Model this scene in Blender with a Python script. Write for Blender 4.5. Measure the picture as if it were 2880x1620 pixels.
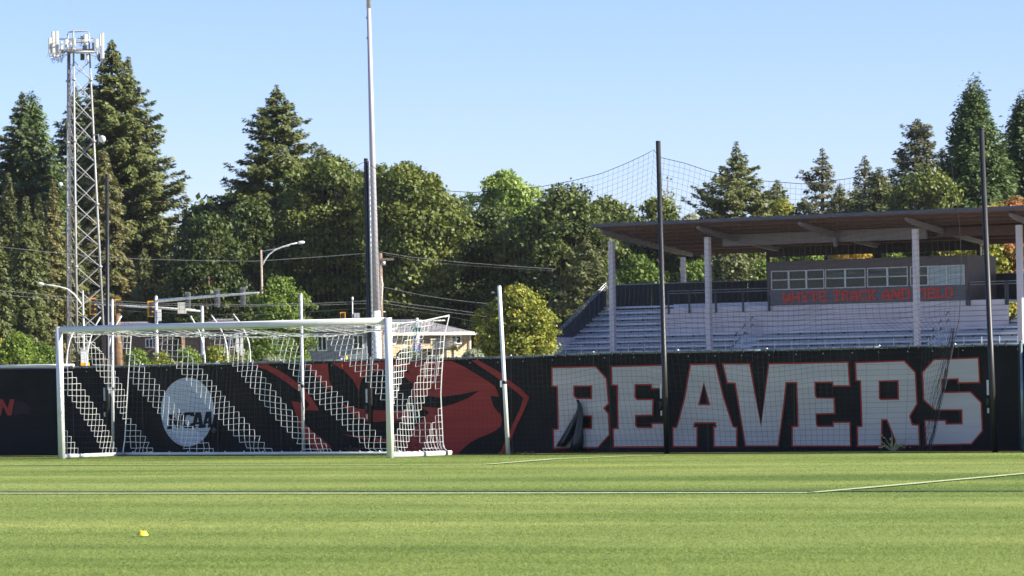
import bpy, bmesh, math, random
import numpy as np
from mathutils import Vector, Matrix
from mathutils.geometry import tessellate_polygon

for o in list(bpy.data.objects):
    bpy.data.objects.remove(o)
SC = bpy.context.scene
COL = SC.collection
R = math.radians

# ------------------------------------------------------------------ camera
EYE = 1.45
FPX = 10131.0                      # focal length in photograph pixels (2880 wide)
PITCH = math.atan(248.4 / FPX)
ROLL = R(0.954)
Fv = Vector((0, math.cos(PITCH), math.sin(PITCH)))
Uv = Vector((0, -math.sin(PITCH), math.cos(PITCH)))
Rv = Vector((1, 0, 0))
CR = Rv * math.cos(ROLL) - Uv * math.sin(ROLL)
CU = Rv * math.sin(ROLL) + Uv * math.cos(ROLL)
cam_d = bpy.data.cameras.new('camera')
cam = bpy.data.objects.new('camera', cam_d)
COL.objects.link(cam)
M = Matrix((CR, CU, -Fv)).transposed().to_4x4()
M.translation = (0, 0, EYE)
cam.matrix_world = M
cam_d.sensor_width = 36
cam_d.lens = 36 * FPX / 2880
cam_d.clip_start = 0.5
cam_d.clip_end = 3000
cam_d.dof.use_dof = True
cam_d.dof.focus_distance = 68
cam_d.dof.aperture_fstop = 6.3
SC.camera = cam

# ------------------------------------------------------------------ sky, sun, exposure
SUN_AZ = R(102)                    # clockwise from the viewing direction
SUN_EL = R(31)
w = bpy.data.worlds.new('World'); SC.world = w; w.use_nodes = True
nt = w.node_tree; nt.nodes.clear()
sky = nt.nodes.new('ShaderNodeTexSky'); sky.sky_type = 'NISHITA'; sky.sun_disc = False
sky.sun_elevation = SUN_EL; sky.sun_rotation = SUN_AZ
sky.air_density = 1.0; sky.dust_density = 0.0; sky.ozone_density = 4.0; sky.altitude = 60
bg = nt.nodes.new('ShaderNodeBackground'); bg.inputs[1].default_value = 0.057
wo = nt.nodes.new('ShaderNodeOutputWorld')
wb = nt.nodes.new('ShaderNodeMix'); wb.data_type = 'RGBA'; wb.blend_type = 'MULTIPLY'; wb.inputs[0].default_value = 1
wb.inputs[7].default_value = (1.02, .985, 1.29, 1)      # white balance of the whole sky
nt.links.new(sky.outputs[0], wb.inputs[6]); nt.links.new(wb.outputs[2], bg.inputs[0]); nt.links.new(bg.outputs[0], wo.inputs[0])
sd = bpy.data.lights.new('sun', 'SUN'); sd.energy = 5.0; sd.angle = R(0.55); sd.color = (1.0, 0.93, 0.80)
sun = bpy.data.objects.new('sun', sd); COL.objects.link(sun)
sdir = Vector((math.sin(SUN_AZ) * math.cos(SUN_EL), math.cos(SUN_AZ) * math.cos(SUN_EL), math.sin(SUN_EL)))
sun.rotation_euler = sdir.to_track_quat('Z', 'Y').to_euler()
sun.location = (60, 40, 60)
SC.view_settings.view_transform = 'Standard'
SC.view_settings.look = 'None'
SC.view_settings.exposure = 1.42
SC.view_settings.gamma = 1
SC.view_settings.use_curve_mapping = False

# ------------------------------------------------------------------ helpers
def W(px, py, D):
    """the point at distance D (along the ground) seen at photograph pixel px, py"""
    d = Fv * FPX + CR * (px - 1440) - CU * (py - 810)
    d = d / d.y
    return Vector((0, 0, EYE)) + d * D
def GD(px, D):
    """ground point under column px near the horizon, at distance D"""
    lo, hi = 0.0, 4000.0
    x = W(px, 1060, D).x
    return Vector((x, D, 0))
def proj(p):
    v = Vector(p) - Vector((0, 0, EYE))
    z = v.dot(Fv)
    return 1440 + FPX * v.dot(CR) / z, 810 - FPX * v.dot(CU) / z
def GP(px, py):
    """ground point seen at a pixel below the horizon"""
    d = Fv * FPX + CR * (px - 1440) - CU * (py - 810)
    return Vector((0, 0, EYE)) + d * (-EYE / d.z)
def H(px, py, D):
    return W(px, py, D).z

def tag(o, label=None, cat=None, group=None, kind=None):
    if label: o['label'] = label
    if cat: o['category'] = cat
    if group: o['group'] = group
    if kind: o['kind'] = kind
    return o
def empty(name, loc, label=None, cat=None, group=None):
    o = bpy.data.objects.new(name, None); COL.objects.link(o); o.location = loc
    o.empty_display_size = 0.3
    return tag(o, label, cat, group)

class MB:
    def __init__(s): s.v = []; s.f = []; s.m = []
    def add(s, vs, fs, mi=0):
        b = len(s.v); s.v.extend([tuple(x) for x in vs])
        for f in fs: s.f.append(tuple(i + b for i in f)); s.m.append(mi)
        return s
    def box(s, c, size, ax=None, mi=0):
        c = Vector(c); hx, hy, hz = [k / 2 for k in size]
        ax = ax or (Vector((1, 0, 0)), Vector((0, 1, 0)), Vector((0, 0, 1)))
        vs = [c + ax[0] * hx * a + ax[1] * hy * b + ax[2] * hz * d for d in (-1, 1) for b in (-1, 1) for a in (-1, 1)]
        return s.add(vs, [(0, 2, 3, 1), (4, 5, 7, 6), (0, 1, 5, 4), (2, 6, 7, 3), (0, 4, 6, 2), (1, 3, 7, 5)], mi)
    def beam(s, a, b, w, h=None, up=(0, 0, 1), mi=0):
        a, b = Vector(a), Vector(b); h = h or w
        d = (b - a); L = d.length; d.normalize()
        u = Vector(up)
        if abs(d.dot(u)) > .98: u = Vector((1, 0, 0))
        x = d.cross(u).normalized(); z = x.cross(d).normalized()
        return s.box((a + b) / 2, (w, L, h), (x, d, z), mi)
    def tube(s, pts, r, n=8, cap=True, mi=0):
        pts = [Vector(p) for p in pts]; N = len(pts)
        rs = r if isinstance(r, (list, tuple)) else [r] * N
        vs = []; prev = None
        for i, p in enumerate(pts):
            d = (pts[min(i + 1, N - 1)] - pts[max(i - 1, 0)])
            if d.length < 1e-9: d = Vector((0, 0, 1))
            d.normalize()
            if prev is None:
                u = Vector((0, 0, 1)) if abs(d.z) < .9 else Vector((0, 1, 0))
                x = d.cross(u).normalized()
            else:
                x = (prev - d * prev.dot(d)).normalized()
            prev = x; y = d.cross(x)
            for k in range(n):
                a = 2 * math.pi * k / n
                vs.append(p + (x * math.cos(a) + y * math.sin(a)) * rs[i])
        fs = []
        for i in range(N - 1):
            for k in range(n):
                k2 = (k + 1) % n
                fs.append((i * n + k, i * n + k2, (i + 1) * n + k2, (i + 1) * n + k))
        if cap:
            fs.append(tuple(reversed(range(n)))); fs.append(tuple((N - 1) * n + k for k in range(n)))
        return s.add(vs, fs, mi)
    def build(s, name, mat, parent=None, smooth=False, loc=None):
        me = bpy.data.meshes.new(name)
        vs = s.v
        if loc is not None:
            l = Vector(loc); vs = [tuple(Vector(v) - l) for v in s.v]
        elif parent is not None:
            l = wloc(parent); vs = [tuple(Vector(v) - l) for v in s.v]
        me.from_pydata(vs, [], s.f)
        mats = mat if isinstance(mat, (list, tuple)) else [mat]
        for m in mats: me.materials.append(m)
        if len(mats) > 1: me.polygons.foreach_set('material_index', s.m)
        if smooth: me.polygons.foreach_set('use_smooth', [True] * len(s.f))
        me.update()
        o = bpy.data.objects.new(name, me); COL.objects.link(o)
        if loc is not None: o.location = loc
        if parent is not None: o.parent = parent
        return o
def wloc(o):
    l = Vector((0, 0, 0))
    while o is not None:
        l += Vector(o.location); o = o.parent
    return l
def children(o): return [c for c in bpy.data.objects if c.parent == o]
def copy_tree(o, parent=None):
    c = o.copy(); COL.objects.link(c); c.parent = parent
    for ch in children(o): copy_tree(ch, c)
    return c

# ------------------------------------------------------------------ materials
def mat(name, col, rough=.6, metal=0, var=.12, scale=3.0, bump=0, bscale=20, spec=.5, stretch=(1, 1, 1), dirt=None, dscale=.6):
    m = bpy.data.materials.new(name); m.use_nodes = True
    n = m.node_tree; b = n.nodes['Principled BSDF']
    b.inputs['Roughness'].default_value = rough; b.inputs['Metallic'].default_value = metal
    b.inputs['Specular IOR Level'].default_value = spec
    tc = n.nodes.new('ShaderNodeTexCoord'); mp = n.nodes.new('ShaderNodeMapping')
    mp.inputs['Scale'].default_value = stretch
    n.links.new(tc.outputs['Object'], mp.inputs[0])
    nz = n.nodes.new('ShaderNodeTexNoise'); nz.inputs['Scale'].default_value = scale; nz.inputs['Detail'].default_value = 5
    n.links.new(mp.outputs[0], nz.inputs['Vector'])
    cr = n.nodes.new('ShaderNodeValToRGB')
    cr.color_ramp.elements[0].position = .3; cr.color_ramp.elements[1].position = .7
    cr.color_ramp.elements[0].color = (*[c * (1 - var) for c in col], 1)
    cr.color_ramp.elements[1].color = (*[min(1, c * (1 + var)) for c in col], 1)
    n.links.new(nz.outputs['Fac'], cr.inputs[0])
    out = cr.outputs[0]
    if dirt:
        n2 = n.nodes.new('ShaderNodeTexNoise'); n2.inputs['Scale'].default_value = dscale; n2.inputs['Detail'].default_value = 8
        n.links.new(tc.outputs['Object'], n2.inputs['Vector'])
        r2 = n.nodes.new('ShaderNodeValToRGB'); r2.color_ramp.elements[0].position = .52; r2.color_ramp.elements[1].position = .72
        n.links.new(n2.outputs['Fac'], r2.inputs[0])
        mx = n.nodes.new('ShaderNodeMix'); mx.data_type = 'RGBA'
        n.links.new(r2.outputs[0], mx.inputs[0]); n.links.new(out, mx.inputs[6]); mx.inputs[7].default_value = (*dirt, 1)
        out = mx.outputs[2]
    n.links.new(out, b.inputs['Base Color'])
    if bump:
        n3 = n.nodes.new('ShaderNodeTexNoise'); n3.inputs['Scale'].default_value = bscale; n3.inputs['Detail'].default_value = 4
        n.links.new(mp.outputs[0], n3.inputs['Vector'])
        bp = n.nodes.new('ShaderNodeBump'); bp.inputs['Strength'].default_value = bump; bp.inputs['Distance'].default_value = .02
        n.links.new(n3.outputs['Fac'], bp.inputs['Height']); n.links.new(bp.outputs[0], b.inputs['Normal'])
    return m

MT = {}
MT['white'] = mat('white_powder_coat', (.70, .70, .69), .35, 0, .04, 2, dirt=(.6, .6, .56), dscale=3)
MT['galv'] = mat('galvanised_steel', (.42, .43, .44), .42, .55, .15, 6)
MT['galvlight'] = mat('pale_galvanised_steel', (.55, .56, .56), .5, .25, .12, 4)
MT['blackpole'] = mat('black_painted_steel', (.018, .018, .018), .48, 0, .2, 4, spec=.45)
MT['cream'] = mat('off_white_steel', (.74, .73, .69), .45, .1, .06, 2)
MT['netblack'] = mat('black_net_cord', (.014, .014, .015), .6, 0, .2, 3)
MT['netwhite'] = mat('white_net_cord', (.80, .79, .75), .7, 0, .06, 8)
def fabric(name, col, var=.1):
    m = mat(name, col, .78, 0, var, 1.3, bump=.35, bscale=7, spec=.25, stretch=(.35, .35, 5))
    return m
MT['bblack'] = mat('black_mesh_banner', (.0082, .0073, .0070), .7, 0, .35, .8, bump=.6, bscale=5, spec=.3, stretch=(1, 1, 3), dirt=(.017, .015, .015), dscale=1.3)
MT['bred'] = fabric('red_banner_print', (.34, .050, .042), .14)
MT['bdim'] = fabric('faded_red_banner_print', (.06, .010, .012), .15)
MT['bwhite'] = fabric('light_grey_banner_print', (.54, .49, .465), .10)
MT['bncaa'] = fabric('pale_blue_banner_print', (.50, .56, .64), .06)
MT['borange'] = fabric('orange_red_outline_print', (.40, .050, .035), .12)
MT['navy'] = fabric('dark_navy_print', (.018, .02, .032), .1)
# ================================================================== GROUND
def grass_mat():
    m = bpy.data.materials.new('mown_grass'); m.use_nodes = True
    n = m.node_tree; b = n.nodes['Principled BSDF']
    b.inputs['Roughness'].default_value = .75; b.inputs['Specular IOR Level'].default_value = .25
    ge = n.nodes.new('ShaderNodeNewGeometry')
    rot = n.nodes.new('ShaderNodeMapping'); rot.inputs['Rotation'].default_value = (0, 0, R(24))
    n.links.new(ge.outputs['Position'], rot.inputs[0])
    def noise(scale, sc, det=4):
        mp = n.nodes.new('ShaderNodeMapping'); mp.inputs['Scale'].default_value = sc
        n.links.new(rot.outputs[0], mp.inputs[0])
        z = n.nodes.new('ShaderNodeTexNoise'); z.inputs['Scale'].default_value = scale; z.inputs['Detail'].default_value = det
        n.links.new(mp.outputs[0], z.inputs['Vector']); return z.outputs['Fac']
    a = noise(.42, (.10, 1, 1), 4)       # mowing passes, long and thin
    c = noise(.35, (1, 1, 1), 3)         # patches
    d = noise(9, (1, 1, 1), 4)           # tufts
    def mul(x, k, y):
        q = n.nodes.new('ShaderNodeMath'); q.operation = 'MULTIPLY_ADD'; n.links.new(x, q.inputs[0]); q.inputs[1].default_value = k
        if y is None: q.inputs[2].default_value = 0
        else: n.links.new(y, q.inputs[2])
        return q.outputs[0]
    s = mul(a, 1.0, mul(c, .30, mul(d, .10, None)))
    cr = n.nodes.new('ShaderNodeValToRGB'); e = cr.color_ramp.elements
    e[0].position = .50; e[0].color = (.142, .212, .040, 1)
    e[1].position = .88; e[1].color = (.335, .388, .105, 1)
    k = e.new(.64); k.color = (.218, .285, .066, 1)
    k = e.new(.76); k.color = (.262, .326, .083, 1)
    n.links.new(s, cr.inputs[0])
    at = n.nodes.new('ShaderNodeAttribute'); at.attribute_name = 'tint'
    mx = n.nodes.new('ShaderNodeMix'); mx.data_type = 'RGBA'; mx.blend_type = 'MIX'
    n.links.new(at.outputs['Fac'], mx.inputs[0]); n.links.new(cr.outputs[0], mx.inputs[6]); mx.inputs[7].default_value = (.36, .37, .17, 1)
    n.links.new(mx.outputs[2], b.inputs['Base Color'])
    tr = n.nodes.new('ShaderNodeBsdfTranslucent'); n.links.new(mx.outputs[2], tr.inputs[0])
    ms = n.nodes.new('ShaderNodeMixShader'); ms.inputs[0].default_value = .38
    n.links.new(b.outputs[0], ms.inputs[1]); n.links.new(tr.outputs[0], ms.inputs[2])
    n.links.new(ms.outputs[0], n.nodes['Material Output'].inputs[0])
    return m
MT['grass'] = grass_mat()
MT['soil'] = mat('dry_grass_and_concrete_ground', (.25, .25, .17), .9, 0, .2, .2)

# pitch and the ground beyond
g = MB(); g.add([(-900, -60, -.004), (900, -60, -.004), (900, 1500, -.004), (-900, 1500, -.004)], [(0, 1, 2, 3)])
tag(g.build('ground', MT['soil']), kind='structure')
g = MB(); g.add([(-60, 5, 0), (60, 5, 0), (60, 46, 0), (8, 64, 0), (-60, 103, 0)], [(0, 1, 2, 3, 4)])
tag(g.build('pitch', MT['grass']), kind='structure')

def strip(name, pts, wd, z, m):
    mb = MB(); pts = [Vector((p.x, p.y, z)) for p in pts]
    L = []; Rr = []
    for i, p in enumerate(pts):
        d = (pts[min(i + 1, len(pts) - 1)] - pts[max(i - 1, 0)]).normalized(); nn = Vector((-d.y, d.x, 0)) * wd / 2
        if 0 < i < len(pts) - 1: nn *= 1.25
        L.append(p + nn); Rr.append(p - nn)
    k = len(pts)
    mb.add(L + Rr, [(i, k + i, k + i + 1, i + 1) for i in range(k - 1)])
    return tag(mb.build(name, m), kind='structure')
MT['chalk'] = mat('worn_white_field_paint', (.37, .43, .21), .9, 0, .25, 9, dirt=(.22, .28, .08), dscale=5)
MT['chalkfaint'] = mat('faded_field_paint', (.31, .36, .15), .9, 0, .2, 6, dirt=(.14, .18, .04), dscale=4)
MT['seam'] = mat('dark_turf_seam', (.05, .08, .02), .9, 0, .3, 3)
corner = GP(2290, 1387)
ldir = (corner - GP(0, 1389)).normalized()
strip('penalty_area_line', [GP(0, 1389) - ldir * 8, GP(0, 1389), GP(1000, 1389), GP(1700, 1388.3), corner], .24, .010, MT['chalk'])
rd = (GP(2880, 1334) - corner)
strip('penalty_area_side_line', [corner - rd * .01, GP(2500, 1368.5), GP(2880, 1334), GP(2880, 1334) + rd * 1.6], .15, .014, MT['chalk'])
strip('turf_seam', [GP(0, 1384.5) - ldir * 8, GP(0, 1384.5), GP(1440, 1383), GP(2880, 1381.5), GP(2880, 1381.5) + ldir * 6], .22, .012, MT['seam'])
strip('goal_area_line', [GP(-300, 1307), GP(0, 1307.5), GP(700, 1309), GP(1370, 1308)], .16, .010, MT['chalkfaint'])
strip('goal_area_side_line', [GP(1370, 1308), GP(1560, 1292.5), GP(1830, 1282)], .17, .014, MT['chalk'])

# real blades of grass, thinning out with distance
def grass_blades():
    rng = np.random.default_rng(5)
    out = []
    for d0, d1, dens in ((23, 30, 1700), (30, 38, 1050), (38, 48, 650), (48, 60, 400), (60, 74, 260)):
        hw = d1 * .142 * 1.28
        N = int((d1 - d0) * 2 * hw * dens)
        x = rng.uniform(-hw, hw, N); y = rng.uniform(d0, d1, N)
        keep = (y < 67.2 - .563 * x * 1.0)
        out.append(np.stack([x[keep], y[keep]], 1))
    P = np.concatenate(out); N = len(P)
    h = rng.uniform(.003, .008, N); wd = rng.uniform(.003, .006, N) * (1 + P[:, 1] / 60)
    a = rng.uniform(0, 2 * np.pi, N); lean = rng.normal(0, .009, (N, 2))
    v = np.zeros((N, 3, 3))
    v[:, 0, 0] = P[:, 0] - np.cos(a) * wd; v[:, 0, 1] = P[:, 1] - np.sin(a) * wd
    v[:, 1, 0] = P[:, 0] + np.cos(a) * wd; v[:, 1, 1] = P[:, 1] + np.sin(a) * wd
    v[:, 2, 0] = P[:, 0] + lean[:, 0]; v[:, 2, 1] = P[:, 1] + lean[:, 1]; v[:, 2, 2] = h
    t = np.clip(rng.normal(.03, .05, N), 0, .5)
    t[rng.random(N) < .006] = .9
    return npmesh('grass', v.reshape(-1, 3), 3, MT['grass'], t)
def npmesh(name, V, k, m, tint=None, parent=None, smooth=False):
    """k-sided separate faces from an (N*k, 3) array"""
    nf = len(V) // k
    me = bpy.data.meshes.new(name)
    me.vertices.add(len(V)); me.vertices.foreach_set('co', np.ascontiguousarray(V, dtype=np.float32).ravel())
    me.loops.add(nf * k); me.loops.foreach_set('vertex_index', np.arange(nf * k, dtype=np.int32))
    me.polygons.add(nf); me.polygons.foreach_set('loop_start', np.arange(nf, dtype=np.int32) * k)
    me.polygons.foreach_set('loop_total', np.full(nf, k, dtype=np.int32))
    if tint is not None:
        at = me.attributes.new('tint', 'FLOAT', 'FACE'); at.data.foreach_set('value', np.asarray(tint, dtype=np.float32))
    me.update(calc_edges=True); me.materials.append(m)
    o = bpy.data.objects.new(name, me); COL.objects.link(o)
    if parent: o.parent = parent
    return o
tag(grass_blades(), kind='stuff', label='short mown green turf of the soccer pitch', cat='grass')

# ================================================================== BANNER FENCE
DL, DR = 73.5, 62.6
FL = Vector((W(0, 1082, DL).x, DL, 0)); FR = Vector((W(2880, 1034, DR).x, DR, 0))
fd = (FR - FL).normalized()
fn = Vector((fd.y, -fd.x, 0))
if fn.y > 0: fn = -fn                       # towards the camera
def FP(px, py, off=0.0):
    """point on the fence's vertical plane at a pixel"""
    d = Fv * FPX + CR * (px - 1440) - CU * (py - 810)
    o = Vector((0, 0, EYE)); base = FL + fn * off
    t = (base - o).dot(fn) / d.dot(fn)
    return o + d * t
def FG(px, off=0.0):
    p = FP(px, 1200, off); return Vector((p.x, p.y, 0))
TOP = [(-800, 1051), (-60, 1035.5), (0, 1035.5), (207, 1032), (363, 1030.5), (620, 1022.5), (700, 1021), (965, 1014), (1102, 1010.5), (1245, 1008.5), (1420, 1005.5),
       (1560, 999), (1700, 993.5), (1920, 989), (2140, 986), (2475, 977), (2700, 972.5), (2880, 968), (2960, 966), (3900, 940)]
def topy(px):
    for (a, b), (c, d) in zip(TOP, TOP[1:]):
        if px <= c: return b + (d - b) * (px - a) / (c - a)
    return TOP[-1][1]
fence = empty('banner_fence', FG(1400, 0), 'chain link fence along the pitch covered with black banners reading BEAVERS', 'fence')
seams = [-800, -520, -280, -60, 207, 402, 612, 790, 1010, 1245, 1440, 1672, 1717, 1990, 2235, 2475, 2700, 2868, 3120, 3380, 3640, 3900]
for a, b in zip(seams, seams[1:]):
    mb = MB(); n = max(2, int((b - a) / 30)); k = 7
    vs = []
    for j in range(k + 1):
        for i in range(n + 1):
            px = a + (b - a) * i / n
            gz = .004
            ztop = FP(px, topy(px) + 2.0).z - .008 * abs(math.sin(px * .035 * math.pi))
            z = gz + (ztop - gz) * j / k
            p = FG(px, -.004 * (1 + math.sin(px * .06 + j * .9)))
            vs.append((p.x, p.y, z))
    mb.add(vs, [(j * (n + 1) + i, j * (n + 1) + i + 1, (j + 1) * (n + 1) + i + 1, (j + 1) * (n + 1) + i) for j in range(k) for i in range(n)])
    mb.build('banner_panel', MT['bblack'], fence, True)
MT['seamtape'] = mat('grey_black_seam_tape', (.022, .022, .024), .6, 0, .3, 4)
for px in seams[1:-1]:
    g0 = FG(px, .006); z1_ = FP(px, topy(px) + 3).z
    mb = MB(); mb.add([g0 - fd * .012 + Vector((0, 0, .01)), g0 + fd * .012 + Vector((0, 0, .01)), g0 + fd * .012 + Vector((0, 0, z1_)), g0 - fd * .012 + Vector((0, 0, z1_))], [(0, 1, 2, 3)])
    mb.build('seam_tape', MT['seamtape'], fence)
# top rail in lengths and posts behind the banners
MT['rail'] = mat('weathered_green_grey_rail', (.20, .26, .28), .4, .5, .3, 5)
rs = [(-800, -60), (207, 620), (620, 965), (965, 1245), (1245, 1560), (1560, 2140), (2140, 2475), (2475, 2880), (2880, 3380), (3380, 3900)]
for a, b in rs:
    mb = MB(); N = max(2, int((b - a) / 60))
    mb.tube([FP(a + (b - a) * i / N, topy(a + (b - a) * i / N), -.03) for i in range(N + 1)], .021, 8)
    mb.build('top_rail', MT['rail'], fence, True)
for px in (-520, -280, 30, 207, 402, 612, 790, 962, 1120, 1290, 1440, 1672, 1910, 2160, 2477, 2690, 3120, 3380, 3640, 3895):
    z = FP(px, topy(px), -.07).z
    mb = MB(); g0 = FG(px, -.075); mb.tube([g0, (g0.x, g0.y, z + .02)], .03, 8); mb.tube([(g0.x, g0.y, z + .02), (g0.x, g0.y, z + .05)], [.035, .012], 8)
    mb.build('fence_post', MT['galv'], fence, True)
g0 = FG(2876, .05); z = FP(2876, 965).z
mb = MB(); mb.tube([g0, (g0.x, g0.y, z + .02)], .027, 10); mb.tube([(g0.x, g0.y, z + .02), (g0.x, g0.y, z + .05)], [.034, .01], 10)
tag(mb.build('fence_post', MT['rail'], fence, True), 'pale blue grey end post in front of the banner')
# padded white capping on the left length
mb = MB(); mb.tube([FP(-60, 1032, .02), FP(60, 1030.5, .02), FP(130, 1029, .02), FP(207, 1028, .02)], .036, 10)
tag(mb.build('capping', MT['white'], fence, True), 'white padded capping tube')
MT['purple'] = mat('dark_violet_shade_strip', (.035, .032, .085), .7, 0, .2, 3)
mb = MB(); mb.tube([FP(-60, 1040, .012), FP(207, 1035.5, .012)], .022, 6); mb.build('edge_strip', MT['purple'], fence, True)  # dark strip holding the violet shade under the white capping
# red edging at the foot, seen here and there
for a, b, y0 in ((0, 95, 1284), (1480, 1600, 1275), (1720, 1800, 1274), (1900, 1985, 1273.5), (2540, 2610, 1271), (2610, 2790, 1266), (2800, 2880, 1270)):
    mb = MB(); p0, p1 = FG(a, .012), FG(b, .012)
    mb.add([(p0.x, p0.y, .004), (p1.x, p1.y, .004), (p1.x, p1.y, .045), (p0.x, p0.y, .04)], [(0, 1, 2, 3)])
    mb.build('edge_strip', MT['bdim'], fence)
# cable ties and grommets
mb = MB(); rng = random.Random(3)
for px in range(230, 2870, 31):
    q = px + rng.uniform(-6, 6)
    p = FP(q, topy(q) + 1.0, .0); mb.box(p, (.012, .075, .055), (fd, fn, Vector((0, 0, 1))))
    mb.box(FP(q + rng.uniform(-4, 4), topy(q) - 3.2, -.03), (.008, .01, .03), (fd, fn, Vector((0, 0, 1))))
tag(mb.build('cable_tie', MT['blackpole'], fence), kind='stuff')
mb = MB()
for px in range(240, 2860, 77):
    q = px + rng.uniform(-5, 5); c = FP(q, topy(q) + 13, .006)
    vs = [c + fd * .011 * math.cos(t) + Vector((0, 0, .011 * math.sin(t))) for t in [k * math.pi / 3 for k in range(6)]]
    mb.add(vs, [tuple(range(6))])
tag(mb.build('grommet', MT['galvlight'], fence), kind='stuff')

# ---- flat print on the banners
def poly_area(P): return sum(a[0] * b[1] - b[0] * a[1] for a, b in zip(P, P[1:] + P[:1])) / 2
def offset(P, d):
    """grow (d>0) a polygon with mitred corners"""
    if poly_area(P) < 0: P = P[::-1]
    n = len(P); out = []
    for i in range(n):
        a, b, c = Vector(P[i - 1]), Vector(P[i]), Vector(P[(i + 1) % n])
        d1 = (b - a).normalized(); d2 = (c - b).normalized()
        n1 = Vector((d1.y, -d1.x)); n2 = Vector((d2.y, -d2.x))
        m = (n1 + n2); l = m.length
        if l < 1e-6: m = n1
        else: m = m / l
        k = min(1.8, 1 / max(.3, m.dot(n1)))
        q = b + m * d * k; out.append((q.x, q.y))
    return out
def decal(name, polys, off, m, parent, label=None):
    """polys: list of loops (first outer, others holes) in photograph pixels"""
    loops = [[FP(x, y, off) for x, y in P] for P in polys]
    flat2 = [[Vector((p.dot(fd), p.z, 0)) for p in L] for L in loops]
    tris = tessellate_polygon(flat2)
    vs = [p for L in loops for p in L]
    mb = MB(); mb.add(vs, [tuple(t) for t in tris])
    o = mb.build(name, m, parent)
    if label: o['label'] = label
    return o
def tr(P, ox, oy, s): return [(ox + x / s, oy + y / s) for x, y in P]
ZA = (1540, 1000, 4.767); ZV = (1990, 1000, 4.995); ZR = (2380, 980, 4.528)
letters = [
 ('B', ZA, [[(68,172),(640,158),(780,310),(808,640),(742,705),(808,785),(818,1060),(670,1225),(92,1235),(88,1000),(152,995),(140,410),(70,400)],
            [(345,400),(600,400),(600,585),(390,585),(345,545)], [(345,800),(600,800),(600,985),(390,985),(345,950)]]),
 ('E', ZA, [[(865,158),(1575,138),(1578,430),(1405,432),(1398,380),(1165,380),(1165,560),(1195,600),(1405,598),(1400,790),(1170,795),(1172,940),(1205,975),(1408,975),(1408,920),(1585,918),(1588,1215),(895,1220),(888,990),(955,985),(945,390),(870,385)]]),
 ('A', ZA, [[(1922,128),(2245,125),(2350,560),(2480,960),(2530,972),(2528,1212),(2240,1212),(2235,968),(2270,968),(2258,893),(1965,893),(1950,968),(1995,968),(1995,1212),(1690,1212),(1690,975),(1740,970),(1850,560)],
            [(2095,350),(2185,668),(2015,668)]]),
 ('V', ZV, [[(225,128),(585,125),(640,440),(752,1010),(868,125),(1180,120),(1180,370),(1095,370),(1060,700),(985,1262),(540,1262),(395,380),(285,375)]]),
 ('E', ZV, [[(1180,120),(1965,103),(1985,415),(1770,415),(1765,365),(1500,365),(1505,560),(1530,605),(1770,607),(1778,805),(1515,812),(1520,965),(1545,1005),(1775,1005),(1775,950),(1990,948),(2000,1262),(1200,1262),(1200,1008),(1280,1005),(1262,370),(1180,370)]]),
 ('R', ZR, [[(125,190),(735,168),(872,310),(892,705),(800,860),(835,980),(915,985),(925,1225),(655,1228),(525,900),(445,900),(440,1235),(155,1238),(150,1005),(210,1000),(190,405),(135,400)],
            [(412,408),(668,402),(675,655),(435,658),(415,640)]]),
 ('S', ZR, [[(1120,150),(1675,130),(1690,425),(1435,430),(1430,380),(1210,385),(1212,530),(1245,570),(1580,562),(1710,695),(1725,1050),(1590,1208),(1025,1222),(1010,925),(1258,925),(1265,972),(1485,968),(1480,775),(1130,775),(995,650),(980,310)]]),
]
for ch, z, loops in letters:
    P = [tr(L, *z) for L in loops]
    outer = offset(P[0], 4.2); holes = [offset(h, -4.2) for h in P[1:]]
    red = decal('letter', [outer] + holes, .012, MT['borange'], fence, 'grey block letter %s with a red outline' % ch)
    decal('letter_face', P, .018, MT['bwhite'], red)
# seal with NCAA
el = [(527 + 74.5 * math.cos(t) * (1 + .03 * math.sin(t)), 1159 - 97 * math.sin(t)) for t in [k * math.pi / 24 for k in range(48)]]
disc = decal('round_emblem', [el], .012, MT['bncaa'], fence, 'pale blue disc lettered NCAA')
ZN = (440, 1020, 4.954)
nl = [
 [(165,720),(255,700),(250,745),(235,745),(290,800),(300,735),(285,735),(288,700),(345,697),(342,730),(330,733),(322,905),(275,905),(215,800),(210,885),(225,888),(222,925),(150,925),(153,890),(172,888),(182,758),(165,758)],
 [(360,720),(400,690),(520,690),(535,745),(470,745),(470,728),(415,735),(400,775),(400,850),(420,878),(465,872),(475,840),(525,838),(515,890),(480,915),(400,915),(350,880),(340,810),(345,750)],
 [(545,690),(620,690),(650,880),(658,910),(585,912),(583,880),(595,878),(592,860),(545,860),(535,880),(548,882),(545,910),(480,912),(482,882),(498,878)],
 [(690,683),(765,680),(770,870),(785,905),(715,905),(712,872),(722,870),(720,845),(690,850),(680,872),(690,875),(688,905),(655,908),(640,880),(650,860)],
]
holes = {2: [(560,830),(588,828),(578,760)], 3: [(700,815),(722,812),(722,760)]}
for i, L in enumerate(nl):
    P = [tr(L, *ZN)]
    if i in holes: P.append(tr(holes[i], *ZN))
    decal('letter', P, .018, MT['navy'], disc, 'dark letter %s on the disc' % 'NCAA'[i])
ring = [(602 + 6.2 * math.cos(t), 1210 + 6.8 * math.sin(t)) for t in [k * math.pi / 8 for k in range(16)]]
rin = [(602 + 4.9 * math.cos(t), 1210 + 5.5 * math.sin(t)) for t in [k * math.pi / 8 for k in range(16)]]
MT['bgrey'] = fabric('mid_grey_print', (.16, .165, .18))
decal('registered_mark', [ring, rin], .012, MT['bgrey'], fence)
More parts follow.
